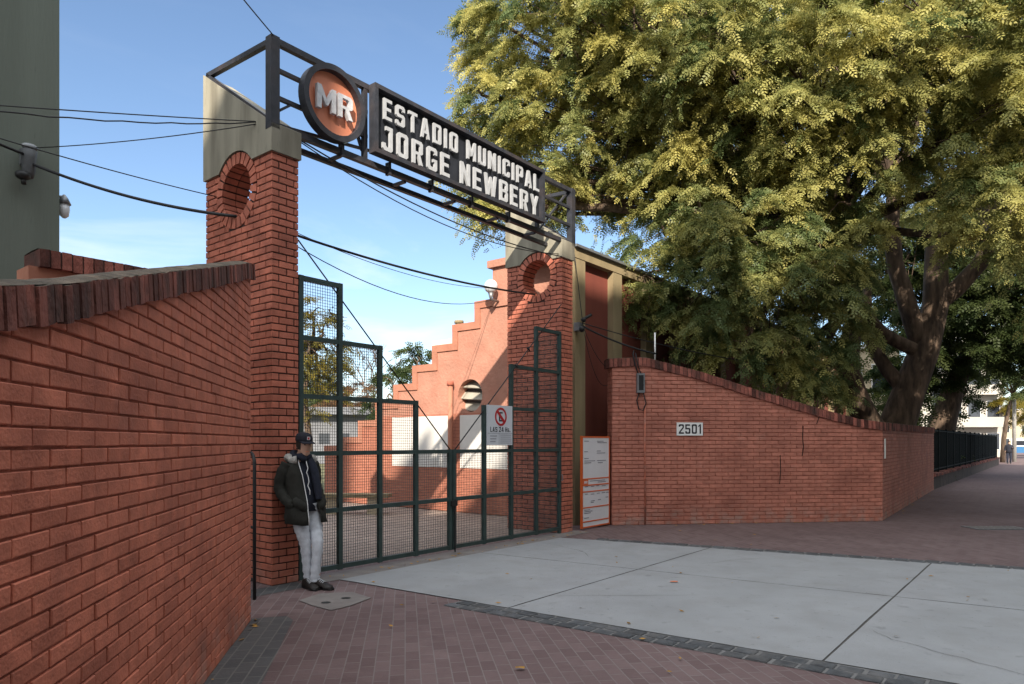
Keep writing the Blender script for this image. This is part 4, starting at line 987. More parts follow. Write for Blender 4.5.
for k, (x, hgt) in enumerate(((2.,1.5),(6.,1.7),(10.5,1.4),(15.5,1.8),(21.,1.5),(27.,1.7))):
    b = FN.w(x, 1.75); c0 = tuple(b+Vector((0,0,hgt*.55)))
    P, D, S_, R_, tips = crown_points([(c0, (1.15,1.15,hgt*.55))], np.array(c0), dens=1.1, twigs=5, per=7, leaf=.3)
    o = bpy.data.objects.new('shrub', leaves_mesh('shrub', P-np.array(b), D, S_, R_, M['leaf_dark'])); COL.objects.link(o); o.location = b
    tag(o, 'dark shrub behind the iron railing, %s along it from the brick wall' % ('nearest','second','third','fourth','fifth','farthest')[k], 'shrub', 'shrubs behind the iron railing')
# street trees further down the sidewalk
for lab, b, hgt, lobes, lm in (
    ('slender street tree with leaning trunk at the end of the sidewalk', G(64,3.1), 5.5, [((0,0,7.5),2.2),((1.5,-.8,6.4),1.6),((-1.6,.4,8.6),2.2),((.6,.6,9.8),2.2),((2.2,0,8.6),2.)], M['leaf_dark']),
    ('yellowing street tree far down the sidewalk near the pole', G(82,4.4), 3.2, [((0,0,4.6),2.),((1.8,-1,4.0),1.6),((-1.2,.6,5.6),1.8),((1.4,1,6.2),1.8),((3.4,0,5.),1.7)], M['leaf_yellow'])):
    b = Vector((b.x, b.y, 0)); tpts = [b, b+Vector((.1,0,hgt*.35)), b+Vector((.45,.1,hgt*.7)), b+Vector((.9,.1,hgt))]
    tree('street_tree', lab, b, tpts, [.2,.17,.14,.1], [(tuple(b+Vector(c)), r) for c, r in lobes], lm, limb_r=.08, dens=.9, twigs=5, per=7, leaf=.5, group='street trees along the far sidewalk')
# yard trees seen through the gate
def yard_tree(name, lab, u, d, ztop, r, lm, dens=1., nl=7, trunk=.2, group='trees beyond the courtyard', ylw=None, sp=1., leaf=.5):
    b = px(u, 442, d); b.z = 0; lobes = []
    for k in range(nl):
        a = 2*PI*k/nl+rj(.4); q = random.uniform(.2,.75)*r*sp; zz = ztop - r*.7 - random.random()*(ztop*.45)
        lobes.append(((b.x+q*math.cos(a), b.y+q*math.sin(a), max(zz, r*.5)), r*random.uniform(.4,.6)))
    lobes.append(((b.x, b.y, ztop-r*.4), r*.5))
    tpts = [b, b+Vector((rj(.2),0,ztop*.25)), b+Vector((rj(.3),0,ztop*.5)), b+Vector((rj(.3),0,ztop*.72))]
    return tree(name, lab, b, tpts, [trunk,trunk*.85,trunk*.6,trunk*.35], lobes, lm, limb_r=.08, dens=dens, twigs=5, per=6, leaf=leaf, group=group, yellow=ylw)
yard_tree('yard_tree', 'sparse yellow green tree seen through the mesh right beside the left pillar', 311, 26, 7.0, 1.45, M['leaf_yellow'], 1.2, 9, .16, leaf=.28)
yard_tree('yard_tree', 'dark green tree showing above the stepped wall near the middle of the gate', 418, 46, 8.2, 2.3, M['leaf_dark'], 1., 7, ylw=.7)
yard_tree('yard_tree', 'low dark conifer like bush against the stepped wall, under the left stay wire', 392, 42, 6.0, 1.5, M['leaf_dark'], 1.2, 7)
yard_tree('yard_tree', 'rust brown tree behind the grey stand seen through the gate mesh', 362, 60, 6.9, 3.6, M['leaf_brown'], .9, 9, ylw=.5, sp=1.3)
yard_tree('yard_tree', 'distant green tree at the left behind the yellow one', 322, 70, 9.5, 3.2, M['leaf_dark'], .9, 8, ylw=.8)
# bare tree
b = px(372, 442, 48); b.z = 0
t = thing('bare_tree', 'leafless tree with thin bare branches above the brown foliage', 'tree', WORLD, tuple(b), 'trees beyond the courtyard')
mb = MB(); mb.tube([b, b+Vector((.1,0,2.5)), b+Vector((0,0,4.5))], [.2,.15,.1], 8); part('trunk', mb, M['bark'], t, True)
mb = MB()
def grow(p, d, l, r, n):
    q = p+d*l; m_ = (p+q)/2+Vector((rj(.08),rj(.08),rj(.08)))*l; mb.tube([p, m_, q], [r, r*.85, r*.7], 5, cap=False)
    if n == 0: return
    for _ in range(3 if n > 2 else 2):
        d2 = (d+Vector((rj(.75),rj(.75),rj(.4)+.12))).normalized(); grow(q, d2, l*.74, r*.66, n-1)
for _ in range(3): grow(b+Vector((0,0,4.2)), Vector((rj(.6),rj(.6),1)).normalized(), 1.5, .07, 4)
part('crown', mb, M['bark'], t)
# grey stand
SB = Frame(-20, 52, 1, .03)
t = thing('grey_stand', 'low grey concrete stand with small dark windows behind the courtyard', 'building', SB, (0,0,0))
mb = MB(); mb.box(0, 11.5, 0, 6, 0, 3.7); part('wall', mb, M['bldg_grey'], t)
mb = MB(); mb.box(-.3, 11.8, -.9, 6, 3.7, 4.25); part('roof', mb, M['bldg_grey'], t)
for k in range(7):
    mb = MB(); mb.box(.9+1.5*k, 1.7+1.5*k, -.02, .1, 1.5, 2.3); part('window', mb, M['window'], t)
mb = MB(); poly(mb, [(-60,24),(-6,24),(-6,52),(-60,52)], -.01); struct('sports_field', mb, M['earth'])

# ================================================================== far buildings
def block(name, label, frame, w, dp, h, floors, cols, mw, balcony=False):
    t = thing(name, label, 'building', frame, (0,0,0))
    mb = MB(); mb.box(0, w, 0, dp, -.05, h); part('wall', mb, mw, t)
    mb = MB(); mb.box(-.15, w+.15, -.15, dp+.15, h, h+.35); part('cornice', mb, M['frame_white'], t)
    fh = h/floors
    for side in (0, 1):
        n = cols if side == 0 else max(2, int(cols*dp/w)); LL = w if side == 0 else dp
        for i in range(floors):
            for j in range(n):
                c = LL*(j+.5)/n; z = i*fh+.9; ww = min(.7, LL/n*.32)
                fr = MB(); gl = MB()
                if side == 0: fr.box(c-ww-.08, c+ww+.08, -.06, .0, z-.08, z+fh*.5+.08); gl.box(c-ww, c+ww, -.07, -.05, z, z+fh*.5)
                else: fr.box(-.06, .0, c-ww-.08, c+ww+.08, z-.08, z+fh*.5+.08); gl.box(-.07, -.05, c-ww, c+ww, z, z+fh*.5)
                f_ = part('window', fr, M['frame_white'], t); part('pane', gl, M['window'], f_)
            if balcony and side == 0 and i:
                mb = MB(); mb.box(w*.08, w*.92, -1.1, -.062, i*fh-.1, i*fh+.08); mb.box(w*.08, w*.92, -1.1, -1.02, i*fh+.08, i*fh+.9); part('balcony', mb, M['bldg_pale'], t)
    return t
block('apartment_building', 'pale apartment building with balconies at the end of the railing', Frame(44.3,70.5,1,-.12), 5.4, 9, 13, 4, 3, M['bldg_pale'], True)
block('apartment_building', 'white low building glimpsed left of the balconied block past the dark trunk', Frame(33.5,60.,.9,-.2), 4.6, 8, 7.5, 2, 2, M['bldg_pale'])
block('cream_house', 'cream house glimpsed between the hall and the big tree trunk', Frame(19.,45,.95,-.3), 5.6, 8, 7.5, 2, 3, M['bldg_cream'])

block('street_end_building', 'distant cream building closing the view at the end of the sidewalk', Frame(104,168,.85,-.5), 34, 10, 9, 3, 9, M['bldg_cream'])
# unseen blocks added across the street, roof heights shaped to shade the forecourt
EL = math.radians(31); TT = 16.; Q = G(0, TT)
def opposite(label, xa, xb, H, fl, mw):
    """block on the far building line covering world x xa..xb; H = height of its shadow ray over y=-20"""
    sa, sb = (xa-Q.x)/.626, (xb-Q.x)/.626; ym = Q.y + .78*(sa+sb)/2; h = H - math.tan(EL)*(ym+20)
    o = G(sa, TT); F = Frame(o.x, o.y, .626, .78); w = sb-sa-.05
    t = thing('shade_block', label, 'building', F, (0,0,0))
    bx_, by_ = -.78*8, -.626*8                      # sides follow the sun's direction so each block shades its own strip
    q = [(0,0),(w,0),(w+bx_,by_),(bx_,by_)]
    mb = MB(); mb.add([(a,b,.1) for a,b in q]+[(a,b,h) for a,b in q], [(0,3,2,1),(4,5,6,7),(0,1,5,4),(1,2,6,5),(2,3,7,6),(3,0,4,7)]); part('wall', mb, mw, t)
    n = max(1, int(w/3.0)); fh = h/fl
    for i in range(n):
        c = w*(i+.5)/n
        for k in range(fl): mb = MB(); mb.box(c-.6, c+.6, .0, .03, k*fh+.9, k*fh+2.2); part('window', mb, M['window'], t)
opposite('tall pale shade block added across the street, behind the photographer on the left', -16, -5.3, 26.5, 9, M['white_wall'])
opposite('cream shade block added across the street behind the photographer, next to the tallest one', -5.28, -2.64, 23.3, 8, M['bldg_cream'])
opposite('narrow lower shade block added across the street between two cream blocks', -2.62, -.80, 21.9, 7, M['white_wall'])
opposite('narrow cream shade block added across the street facing the right end of the sign', -.78, .60, 24.2, 6, M['bldg_cream'])
opposite('wide cream shade block added across the street facing the right gate pillar', .62, 4.4, 26.5, 7, M['bldg_cream'])
opposite('pale shade block added across the street facing the number plate wall', 4.42, 8.5, 26.7, 6, M['white_wall'])
opposite('long low shade block added further along the opposite side, towards the iron railing', 14.02, 22, 33, 3, M['bldg_cream'])
opposite('last pale shade block added at the far right end of the opposite side', 22.05, 36, 40, 3, M['white_wall'])
opposite('low pale shade block added across the street facing the iron railing', 8.52, 11.5, 25.8, 4, M['white_wall'])
opposite('cream shade block added next to the low pale one across the street', 11.52, 14, 28.3, 4, M['bldg_cream'])

# ================================================================== street end: pole, van, person
b = G(66.5, 3.75)
t = thing('utility_pole', 'grey concrete utility pole at the far end of the sidewalk', 'pole', WORLD, (b.x,b.y,0))
mb = MB(); mb.tube([(b.x,b.y,0),(b.x,b.y,8)], [.17,.12], 10); part('pole', mb, M['kerb'], t, True)
mb = MB(); mb.bar((b.x-.6,b.y,7.5),(b.x+.6,b.y,7.5), .1, .1); part('crossarm', mb, M['kerb'], t)
def van(label, x, y, th_):
    F = Frame(x, y, math.cos(th_), math.sin(th_)); t = thing('parked_van', label, 'van', F, (0,0,0))
    prof = [(-2.3,.35),(2.3,.35),(2.35,.8),(2.15,1.1),(-2.3,1.1)]; up = [(-2.3,1.1),(2.15,1.1),(1.55,1.95),(1.3,2.05),(-2.15,2.05),(-2.28,1.95)]
    mb = MB(); mb.prism([prof], lambda a, b, c: (a, c-.9, b), 1.8); part('lower_body', mb, M['car_blue'], t)
    mb = MB(); mb.prism([up], lambda a, b, c: (a, c-.85, b), 1.7); part('upper_body', mb, M['car_white'], t)
    mb = MB()
    for s_ in (-1, 1):
        for a, b_ in ((-2.0,-.9),(-.75,.3),(.45,1.45)): mb.box(a, b_, s_*.86-.012, s_*.86+.012, 1.25, 1.8)
    mb.box(-2.31, -2.275, -.7, .7, 1.25, 1.8); part('window', mb, M['window'], t)
    for a in (-1.5, 1.5):
        for s_ in (-1, 1):
            mb = MB(); mb.tube([(a,s_*.72,.33),(a,s_*.92,.33)], .33, 16); w = part('wheel', mb, M['black'], t)
            mb = MB(); mb.tube([(a,s_*.915,.33),(a,s_*.93,.33)], .19, 12); part('rim', mb, M['grey_metal'], w)
p = px(1021, 442, 84); van('blue and white van parked at the far right end of the street', p.x, p.y, math.atan2(.78,.626))

# ------------------------------------------------------------------ people
def ell(c, rx, ry, n=20, a0=0., a1=2*PI, closed=True):
    m = n if closed else n-1
    return [(c[0]+rx*math.cos(a0+(a1-a0)*k/m), c[1]+ry*math.sin(a0+(a1-a0)*k/m), c[2]) for k in range(n)]
def skin_mesh(name, verts, edges, radii, m, sub=2):
    me = bpy.data.meshes.new(name+'_cage'); me.from_pydata(verts, edges, []); o = bpy.data.objects.new(name+'_cage', me); COL.objects.link(o)
    sk = o.modifiers.new('s', 'SKIN'); sk.use_smooth_shade = True
    for i, r in enumerate(radii):
        me.skin_vertices[0].data[i].radius = r if hasattr(r, '__len__') else (r, r)
        me.skin_vertices[0].data[i].use_root = (i == 0)
    ss = o.modifiers.new('u', 'SUBSURF'); ss.levels = sub; ss.render_levels = sub
    dg = bpy.context.evaluated_depsgraph_get(); out = bpy.data.meshes.new_from_object(o.evaluated_get(dg))
    bpy.data.objects.remove(o); out.name = name; out.materials.clear(); out.materials.append(m)
    out.polygons.foreach_set('use_smooth', [True]*len(out.polygons)); return out
def pobj(name, me, parent):
    o = bpy.data.objects.new(name, me); COL.objects.link(o); o.parent = parent; BASE[o] = (0,0,0); return o
def tube_part(name, chains, m, parent, seg=14):
    mb = MB()
    for pts, rad in chains: mb.tube(pts, rad, seg)
    return part(name, mb, m, parent, True)
def smooth_chain(pts, rad, n=5):
    """Catmull-Rom through points with interpolated radii"""
    P = [Vector(p) for p in pts]; out = []; rr = []
    for i in range(len(P)-1):
        p0 = P[max(i-1,0)]; p1 = P[i]; p2 = P[i+1]; p3 = P[min(i+2,len(P)-1)]
        for k in range(n):
            t_ = k/n; out.append(.5*((2*p1)+(p2-p0)*t_+(2*p0-5*p1+4*p2-p3)*t_**2+(3*p1-p0-3*p2+p3)*t_**3)); rr.append(rad[i]+(rad[i+1]-rad[i])*t_)
    out.append(P[-1]); rr.append(rad[-1]); return out, rr
def shoe(mb, heel, d, l=.29, w=.05):
    """a shoe from heel point along the horizontal direction d"""
    d = Vector((d[0], d[1], 0)).normalized(); s = Vector((-d.y, d.x, 0)); h = Vector(heel); rings = []
    for q, ww, hh in ((0,.55,.075),(.08,.8,.10),(.28,.85,.115),(.5,.88,.088),(.72,1.08,.065),(.9,.9,.052),(1.,.45,.035)):
        c = h+d*(q*l); r = []
        for k in range(12):
            a = 2*PI*k/12; z = max(0, .5+.62*math.sin(a)); r.append(c + s*(math.cos(a)*w*ww) + Vector((0,0,min(1,z)*hh)))
        rings.append(r)
    mb.loft(rings)

def head(t, hc, yaw, pitch=0.):
    """head mesh with nose, brow, chin; hc = centre of the skull; returns a local->frame function"""
    cy, sy = math.cos(yaw), math.sin(yaw)
    def f(x, y, z):
        x2 = x*math.cos(pitch)+z*math.sin(pitch); z2 = -x*math.sin(pitch)+z*math.cos(pitch)
        return (hc[0]+x2*cy-y*sy, hc[1]+x2*sy+y*cy, hc[2]+z2)
    mb = MB(); rings = []
    prof = [(-.125,.030,.022,.030),(-.118,.055,.040,.032),(-.095,.078,.058,.018),(-.06,.088,.066,.010),(-.02,.094,.071,.002),(.02,.098,.075,-.002),(.06,.097,.076,-.006),(.095,.08,.066,-.008),(.12,.05,.045,-.01),(.13,.015,.015,-.01)]
    for z, rx, ry, cx_ in prof:
        r = []
        for k in range(24):
            a = 2*PI*k/24; x = cx_+rx*math.cos(a); y = ry*math.sin(a)
            if abs(a) < .3 or abs(a-2*PI) < .3:
                if -.045 < z < .03: x += .020*(1 if z < 0 else .4)
            if z == .02 and .25 < min(a, 2*PI-a) < .6: x -= .010
            r.append(f(x, y, z))
        rings.append(r)
    mb.loft(rings)
    # ears
    for s_ in (-1, 1):
        rr = []
        for (dx, w) in ((0,.012),(.0,.022)):
            rr.append([f(-.014+.016*math.cos(b_), s_*(.066+w*.45), -.012+.028*math.sin(b_)) for b_ in [2*PI*k/10 for k in range(10)]])
        mb.loft(rr)
    return f, mb

def person_leaning():
    F = Frame(*G(.27, 0)[:2], .78, -.626)       # x: the way he faces (towards the street), y: his left
    t = thing('person', 'young man in dark parka, black cap and pale jeans leaning against the left pillar', 'person', F, (0,0,0))
    V = [(.245,0,.90),(.20,0,1.08),(.16,0,1.27),(.165,0,1.43),(.19,0,1.52),(.215,0,1.60),
         (.15,-.15,1.365),(.12,-.242,1.14),(.262,-.215,.96),(.305,-.175,.925),
         (.15,.15,1.365),(.12,.242,1.14),(.262,.215,.96),(.305,.175,.925),
         (.25,-.09,.86),(.36,-.075,.48),(.40,-.05,.10),
         (.25,.09,.86),(.42,.03,.47),(.50,-.01,.10)]
    E = [(0,1),(1,2),(2,3),(3,4),(4,5),(3,6),(6,7),(7,8),(8,9),(3,10),(10,11),(11,12),(12,13),(0,14),(14,15),(15,16),(0,17),(17,18),(18,19)]
    Rr = [.11,.105,.11,.062,.05,.05,.05,.036,.027,.026,.05,.036,.027,.026,.075,.048,.036,.075,.048,.036]
    hf, hm = head(t, (.225,0,1.615), -.12, .10)
    body = skin_mesh('body', V, E, Rr, M['skin'])
    # join the head into the body mesh
    bm = bmesh.new(); bm.from_mesh(body); hme = hm.mesh('head', M['skin'], (0,0,0), True); bm.from_mesh(hme)
    for f_ in bm.faces: f_.smooth = True
    bm.to_mesh(body); bm.free(); b = pobj('body', body, t)
    # face
    mb = MB()
    for s_ in (-1, 1): mb.sphere(hf(.084, s_*.030, .012), .0105, sc=(.7,1,.7))
    part('eye', mb, M['hair'], t, True)
    mb = MB(); mb.tube([hf(.090,-.022,-.068), hf(.097,0,-.066), hf(.090,.022,-.068)], .0055, 6)
    part('mouth', mb, M['disc'], t, True)
    mb = MB()
    for s_ in (-1, 1): mb.tube([hf(.090,s_*.014,.034), hf(.094,s_*.03,.038), hf(.078,s_*.05,.033)], .005, 5)
    part('eyebrow', mb, M['hair'], t, True)
    mb = MB(); rings = []
    for z, rx, ry in ((-.05,.092,.074),(-.02,.099,.078),(.03,.103,.080),(.07,.10,.079)):
        rings.append([hf(-.006+rx*math.cos(a), ry*math.sin(a), z) for a in [.95+(2*PI-1.9)*k/18 for k in range(19)]])
    mb.loft(rings, closed=False, cap=False); part('hair', mb, M['hair'], t, True)
    # cap
    mb = MB(); rings = []
    for z, k_ in ((.035,1.06),(.06,1.10),(.095,1.09),(.125,.92),(.142,.6),(.150,.12)):
        rings.append([hf(-.006+.101*k_*math.cos(2*PI*k/24), .081*k_*math.sin(2*PI*k/24), z+ (.01 if z < .05 else 0)) for k in range(24)])
    mb.loft(rings); cap_ = part('cap', mb, M['cap'], t, True)
    mb = MB(); top = []; bot = []
    for k in range(13):
        a = -1.15+2.3*k/12; top.append((.101*math.cos(a)*1.04, .083*math.sin(a)*1.04)); bot.append((.05+.125*math.cos(a*.8), .088*math.sin(a)*1.0))
    r1 = [hf(x-.006, y, .052) for x, y in top]; r2 = [hf(x, y, .038-.25*y*y/.1*.3) for x, y in bot]; r3 = [hf(x, y, .030-.25*y*y/.1*.3) for x, y in bot]; r4 = [hf(x-.006, y, .042) for x, y in top]
    mb.loft([r1, r2, r3, r4, r1], closed=False, cap=False); part('brim', mb, M['cap'], cap_, True)
    mb = MB()
    mb.add([hf(.1035+.004, y, z) for y, z in ((-.019,.070),(.019,.070),(.019,.106),(-.019,.106))], [(0,1,2,3)]); mb.v = mb.v
    part('emblem', mb, M['white'], cap_)
    mb = MB(); mb.add([hf(.1085, y, z) for y, z in ((-.012,.076),(.012,.076),(.012,.100),(-.012,.100))], [(0,1,2,3)]); part('emblem_mark', mb, M['sign_red'], cap_)
    # dark sweater
    mb = MB(); rings = []
    for c, rx, ry in (((.25,0,.86),.125,.165),((.225,0,1.0),.125,.165),((.20,0,1.12),.125,.165),((.175,0,1.28),.125,.18),((.165,0,1.40),.095,.15),((.175,0,1.46),.065,.075)):
        rings.append(ell(c, rx, ry, 24))
    mb.loft(rings); part('sweater', mb, M['navy'], t, True)
    # parka: open shell in front, with folds
    def shell(off):
        rings = []; n = 40
        for c, rx, ry, ga in (((.275,0,.72),.19,.25,.36),((.268,0,.80),.185,.25,.35),((.255,0,.88),.175,.245,.34),((.235,0,.98),.165,.225,.33),((.215,0,1.06),.158,.212,.34),((.195,0,1.16),.155,.215,.36),((.175,0,1.28),.155,.225,.40),((.165,0,1.37),.135,.205,.5),((.165,0,1.425),.10,.155,.62),((.17,0,1.46),.082,.10,.8)):
            r = []
            for k in range(n):
                a = ga+(2*PI-2*ga)*k/(n-1); w = 1+.030*math.sin(a*5+c[2]*23)+.022*math.sin(a*11-c[2]*41)
                r.append((max(.012, c[0]+(rx*w+off)*math.cos(a)) if c[2] > 1.0 else c[0]+(rx*w+off)*math.cos(a), c[1]+(ry*w+off)*math.sin(a), c[2]+.010*math.sin(a*3)*(c[2] < .85)))
            rings.append(r)
        return rings
    mb = MB(); o_ = shell(0); i_ = shell(-.014)
    full = [a + b_[::-1] for a, b_ in zip(o_, i_)]; mb.loft(full, closed=True)
    jk = part('parka', mb, M['parka'], t, True)
    for s_, nm in ((-1, 'right'), (1, 'left')):
        pts, rr = smooth_chain([(.16,s_*.165,1.40),(.135,s_*.215,1.29),(.115,s_*.243,1.14),(.175,s_*.238,1.04),(.265,s_*.215,.955),(.305,s_*.185,.925)], [.072,.074,.066,.062,.055,.052])
        rr = [r*(1+.05*math.sin(i*1.9)) for i, r in enumerate(rr)]
        tube_part('sleeve', [(pts, rr)], M['parka'], jk)
        mb = MB(); mb.box(.345,.425,s_*.15-.06,s_*.15+.06,.86,.90); mb.v = [(p[0]-.015*abs(p[1]-s_*.15)*10, p[1], p[2]) for p in mb.v]
    # fur hood behind the neck
    mb = MB(); rings = []
    pts = [(.20+.0*k, 0, 0) for k in range(2)]
    ring_pts = []
    for k in range(17):
        a = .75+(2*PI-1.5)*k/16; ring_pts.append((.165+.10*math.cos(a), .145*math.sin(a), 1.455+.03*math.cos(a)*-1+.015*math.sin(k*2.1)))
    mb.tube(ring_pts, [.030+.012*math.sin(k*1.7)+.012 for k in range(17)], 10); part('fur_hood', mb, M['fur'], jk, True)
    mb = MB()
    for s_ in (-1, 1): pass
    # pale zip edges
    for s_ in (-1,):
        mb.tube([(p[0]+.004, p[1]+s_*-.002, p[2]) for p in [o_[i][0 if s_ > 0 else -1] for i in range(len(o_))]], .0055, 5)
    part('zip', mb, M['white'], jk, True)
    # scarf: loop + hanging end on his left
    ring_pts = [(.175+.095*math.cos(2*PI*k/18), .088*math.sin(2*PI*k/18), 1.485+.018*math.sin(k*1.3)-.02*math.cos(2*PI*k/18)) for k in range(19)]
    mb = MB(); mb.tube(ring_pts, [.042+.006*math.sin(k*2.) for k in range(19)], 10)
    pts, rr = smooth_chain([(.27,.045,1.45),(.315,.07,1.34),(.345,.085,1.20),(.37,.09,1.08),(.385,.09,.99)], [.045,.05,.048,.045,.035]); mb.tube(pts, rr, 8)
    part('scarf', mb, M['navy'], t, True)
    mb = MB(); pts = [(.29,-.015,1.44)] + [(.312+.012*k/1.5, -.02+.013*math.sin(k*2.2), 1.40-.05*k) for k in range(8)]; mb.tube(pts, .0055, 5)
    part('earphone_cord', mb, M['white'], t, True)
    # hands, mostly in the pockets: palm, four fingers, thumb
    for s_ in (-1, 1):
        mb = MB(); w = Vector((.298,s_*.178,.945)); k_ = Vector((.335,s_*.14,.905))
        p, r = smooth_chain([w, w.lerp(k_,.5), k_], [.027,.036,.033]); mb.tube(p, r, 8)
        for q in range(4):
            o2 = Vector((.012*(q-1.5), s_*.004*(q-1.5), -.012*(q-1.5))); a_ = k_+o2
            mb.tube([a_, a_+Vector((.022,-s_*.022,-.02))*(1-.08*abs(q-1.2)), a_+Vector((.028,-s_*.036,-.045))*(1-.08*abs(q-1.2))], [.0095,.0085,.006], 6)
        mb.tube([w+Vector((.012,0,.012)), w+Vector((.045,-s_*.012,.012)), w+Vector((.066,-s_*.026,-.004))], [.012,.0105,.007], 6)
        part('hand', mb, M['skin'], t, True)
        mb = MB(); mb.tube([(.30,s_*.185,.99),(.345,s_*.16,.955),(.385,s_*.115,.91),(.39,s_*.105,.87)], [.05,.056,.05,.03], 10); part('pocket', mb, M['parka'], jk, True)
    # jeans
    L1, r1 = smooth_chain([(.245,-.075,.93),(.265,-.088,.80),(.33,-.085,.62),(.365,-.072,.48),(.375,-.06,.30),(.385,-.05,.13),(.388,-.05,.075)], [.12,.098,.078,.063,.056,.052,.057])
    L2, r2 = smooth_chain([(.245,.075,.93),(.275,.088,.80),(.37,.06,.62),(.46,.02,.49),(.475,-.005,.30),(.485,-.03,.13),(.49,-.03,.075)], [.12,.098,.078,.063,.056,.052,.057])
    w_ = lambda rr: [r*(1+.045*math.sin(i*2.3)+.03*math.sin(i*4.1+1)+(.07*math.sin(i*3.1) if i > 22 else 0)) for i, r in enumerate(rr)]
    tube_part('jeans', [(L1, w_(r1)), (L2, w_(r2))], M['jean'], t, 16)
    for heel, d in (((.33,-.07,0),(1,-.12)), ((.435,-.025,0),(1,.16))):
        mb = MB(); shoe(mb, heel, d, .295, .054); sh = part('shoe', mb, M['shoe'], t, True)
        mb = MB(); shoe(mb, (heel[0]-.006, heel[1], -.002), d, .31, .057); mb.v = [(a, b_, min(c, .022)) for a, b_, c in mb.v]; part('sole', mb, M['black'], sh)
        mb = MB(); dv = Vector((d[0],d[1],0)).normalized(); sv = Vector((-dv.y,dv.x,0))
        for q in (.36,.44,.52,.60):
            c = Vector(heel)+dv*(q*.295)+Vector((0,0,.118-.085*(q-.3)-.004)); mb.tube([c-sv*.03-Vector((0,0,.014)), c+Vector((0,0,.004)), c+sv*.03-Vector((0,0,.014))], .004, 5)
        part('lace', mb, M['grey_plate'], sh, True)
    return t
person_leaning()

def person_far(label, x, y, th_):
    F = Frame(x, y, math.cos(th_), math.sin(th_)); t = thing('person', label, 'person', F, (0,0,0))
    V = [(0,0,.92),(0,0,1.1),(.0,0,1.28),(0,0,1.44),(.01,0,1.53),(.02,0,1.60),(0,-.16,1.36),(-.03,-.24,1.14),(.06,-.22,.92),(0,.16,1.36),(.05,.24,1.16),(.2,.2,1.2),(0,-.09,.86),(.06,-.1,.48),(.0,-.1,.08),(0,.09,.86),(.02,.1,.48),(-.08,.1,.10)]
    E = [(0,1),(1,2),(2,3),(3,4),(4,5),(3,6),(6,7),(7,8),(3,9),(9,10),(10,11),(0,12),(12,13),(13,14),(0,15),(15,16),(16,17)]
    R_ = [.10,.095,.10,.055,.05,.05,.045,.036,.03,.045,.036,.03,.075,.048,.036,.075,.048,.036]
    body = skin_mesh('body', V, E, R_, M['skin'], 1); hf, hm = head(t, (.03,0,1.62), 0)
    bm = bmesh.new(); bm.from_mesh(body); bm.from_mesh(hm.mesh('h', M['skin'], (0,0,0), True)); bm.to_mesh(body); bm.free(); pobj('body', body, t)
    mb = MB(); rings = [ell((0,0,z), rx, ry, 20) for z, rx, ry in ((.82,.155,.21),(1.0,.15,.2),(1.2,.15,.215),(1.36,.14,.215),(1.43,.12,.17),(1.48,.07,.085))]; mb.loft(rings)
    for c, r in (([(0,-.17,1.4),(-.03,-.25,1.14),(.05,-.23,.96)],[.075,.065,.05]), ([(0,.17,1.4),(.05,.25,1.16),(.19,.2,1.2)],[.075,.065,.05])):
        p, q = smooth_chain(c, r); mb.tube(p, q, 10)
    part('jacket', mb, M['cap'], t, True)
    tube_part('trousers', [smooth_chain([(0,-.08,.92),(.06,-.1,.48),(.0,-.1,.08)],[.115,.075,.06]), smooth_chain([(0,.08,.92),(.02,.1,.48),(-.08,.1,.1)],[.115,.075,.06])], M['navy'], t, 12)
    for heel in ((-.07,-.1,0),(-.15,.1,0)): mb = MB(); shoe(mb, heel, (1,0)); part('shoe', mb, M['black'], t, True)
    mb = MB(); mb.sphere(hf(-.012,0,.03), .112, sc=(1,.8,1.)); part('hair', mb, M['hair'], t, True)
p = px(1009, 463, 53); person_far('person in dark clothes walking on the far sidewalk beside the railing', p.x, p.y, math.atan2(-.9,-.5))

# ================================================================== camera, light, world
cam = bpy.data.cameras.new('camera'); co = bpy.data.objects.new('camera', cam); COL.objects.link(co)
co.location = (0,0,1.65); co.rotation_euler = (PI/2,0,0); cam.sensor_width = 36; cam.lens = 690/1024*36; cam.shift_y = 100/1024; cam.clip_end = 3000; cam.clip_start = .05
scene.camera = co
SH = Vector((-.02,-1,0)).normalized()
S = Vector((SH.x*math.cos(EL), SH.y*math.cos(EL), math.sin(EL)))
sun = bpy.data.lights.new('sun', 'SUN'); so = bpy.data.objects.new('sun', sun); COL.objects.link(so)
sun.energy = 4.8; sun.angle = math.radians(.55); sun.color = (1,.90,.76); so.rotation_euler = S.to_track_quat('Z','Y').to_euler(); so.location = (0,-20,40)
W = bpy.data.worlds.new('World'); scene.world = W; W.use_nodes = True; nt = W.node_tree; N = nt.nodes; L = nt.links
bg = N['Background']; sky = N.new('ShaderNodeTexSky'); sky.sky_type = 'NISHITA'; sky.sun_disc = False
sky.sun_elevation = EL; sky.sun_rotation = math.atan2(SH.x, SH.y); sky.altitude = 50; sky.air_density = 1.; sky.dust_density = .25; sky.ozone_density = 2.2
tc = N.new('ShaderNodeTexCoord')
mp = N.new('ShaderNodeMapping'); mp.inputs['Scale'].default_value = (1.6,1.6,6.); L.new(tc.outputs['Generated'], mp.inputs['Vector'])
no = N.new('ShaderNodeTexNoise'); no.inputs['Scale'].default_value = 1.7; no.inputs['Detail'].default_value = 9; no.inputs['Roughness'].default_value = .58; no.inputs['Distortion'].default_value = .35; L.new(mp.outputs[0], no.inputs['Vector'])
rg = N.new('ShaderNodeMapRange'); rg.inputs[1].default_value = .49; rg.inputs[2].default_value = .68; rg.inputs[3].default_value = 0; rg.inputs[4].default_value = .62; L.new(no.outputs['Fac'], rg.inputs[0])
sx = N.new('ShaderNodeSeparateXYZ'); L.new(tc.outputs['Generated'], sx.inputs[0])
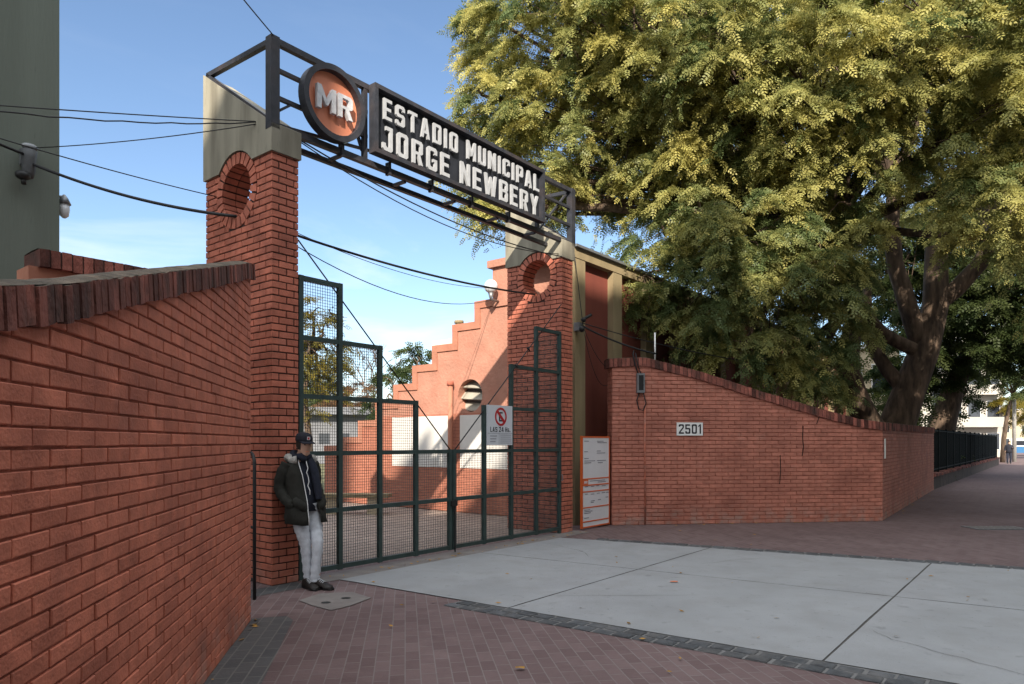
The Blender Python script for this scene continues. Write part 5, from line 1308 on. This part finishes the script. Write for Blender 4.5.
fz = N.new('ShaderNodeMapRange'); fz.inputs[1].default_value = .16; fz.inputs[2].default_value = .34; fz.inputs[3].default_value = 1; fz.inputs[4].default_value = .05; L.new(sx.outputs[2], fz.inputs[0])
ml = N.new('ShaderNodeMath'); ml.operation = 'MULTIPLY'; L.new(rg.outputs[0], ml.inputs[0]); L.new(fz.outputs[0], ml.inputs[1])
mx = N.new('ShaderNodeMix'); mx.data_type = 'RGBA'; L.new(ml.outputs[0], mx.inputs[0]); L.new(sky.outputs[0], mx.inputs[6]); mx.inputs[7].default_value = (6.2,6.5,6.9,1)
# unseen bright cloud added overhead and behind the camera to lift the shade
zz = N.new('ShaderNodeMapRange'); zz.interpolation_type = 'SMOOTHSTEP'; zz.inputs[1].default_value = .58; zz.inputs[2].default_value = .85; L.new(sx.outputs[2], zz.inputs[0])
yy = N.new('ShaderNodeMapRange'); yy.interpolation_type = 'SMOOTHSTEP'; yy.inputs[1].default_value = .25; yy.inputs[2].default_value = -.35; L.new(sx.outputs[1], yy.inputs[0])
am = N.new('ShaderNodeMath'); am.operation = 'MAXIMUM'; L.new(zz.outputs[0], am.inputs[0]); L.new(yy.outputs[0], am.inputs[1])
n2 = N.new('ShaderNodeTexNoise'); n2.inputs['Scale'].default_value = 2.2; n2.inputs['Detail'].default_value = 6; L.new(tc.outputs['Generated'], n2.inputs['Vector'])
r2 = N.new('ShaderNodeMapRange'); r2.inputs[1].default_value = .3; r2.inputs[2].default_value = .55; r2.inputs[3].default_value = .45; r2.inputs[4].default_value = .95; L.new(n2.outputs['Fac'], r2.inputs[0])
m3 = N.new('ShaderNodeMath'); m3.operation = 'MULTIPLY'; L.new(am.outputs[0], m3.inputs[0]); L.new(r2.outputs[0], m3.inputs[1])
mx2 = N.new('ShaderNodeMix'); mx2.data_type = 'RGBA'; L.new(m3.outputs[0], mx2.inputs[0]); L.new(mx.outputs[2], mx2.inputs[6]); mx2.inputs[7].default_value = (11.4,11.8,12.1,1)
L.new(mx2.outputs[2], bg.inputs[0]); bg.inputs[1].default_value = .10
vs = scene.view_settings; vs.view_transform = 'Standard'; vs.look = 'None'; vs.exposure = 1.05; vs.gamma = 1; vs.use_curve_mapping = False
scene.cycles.max_bounces = 8
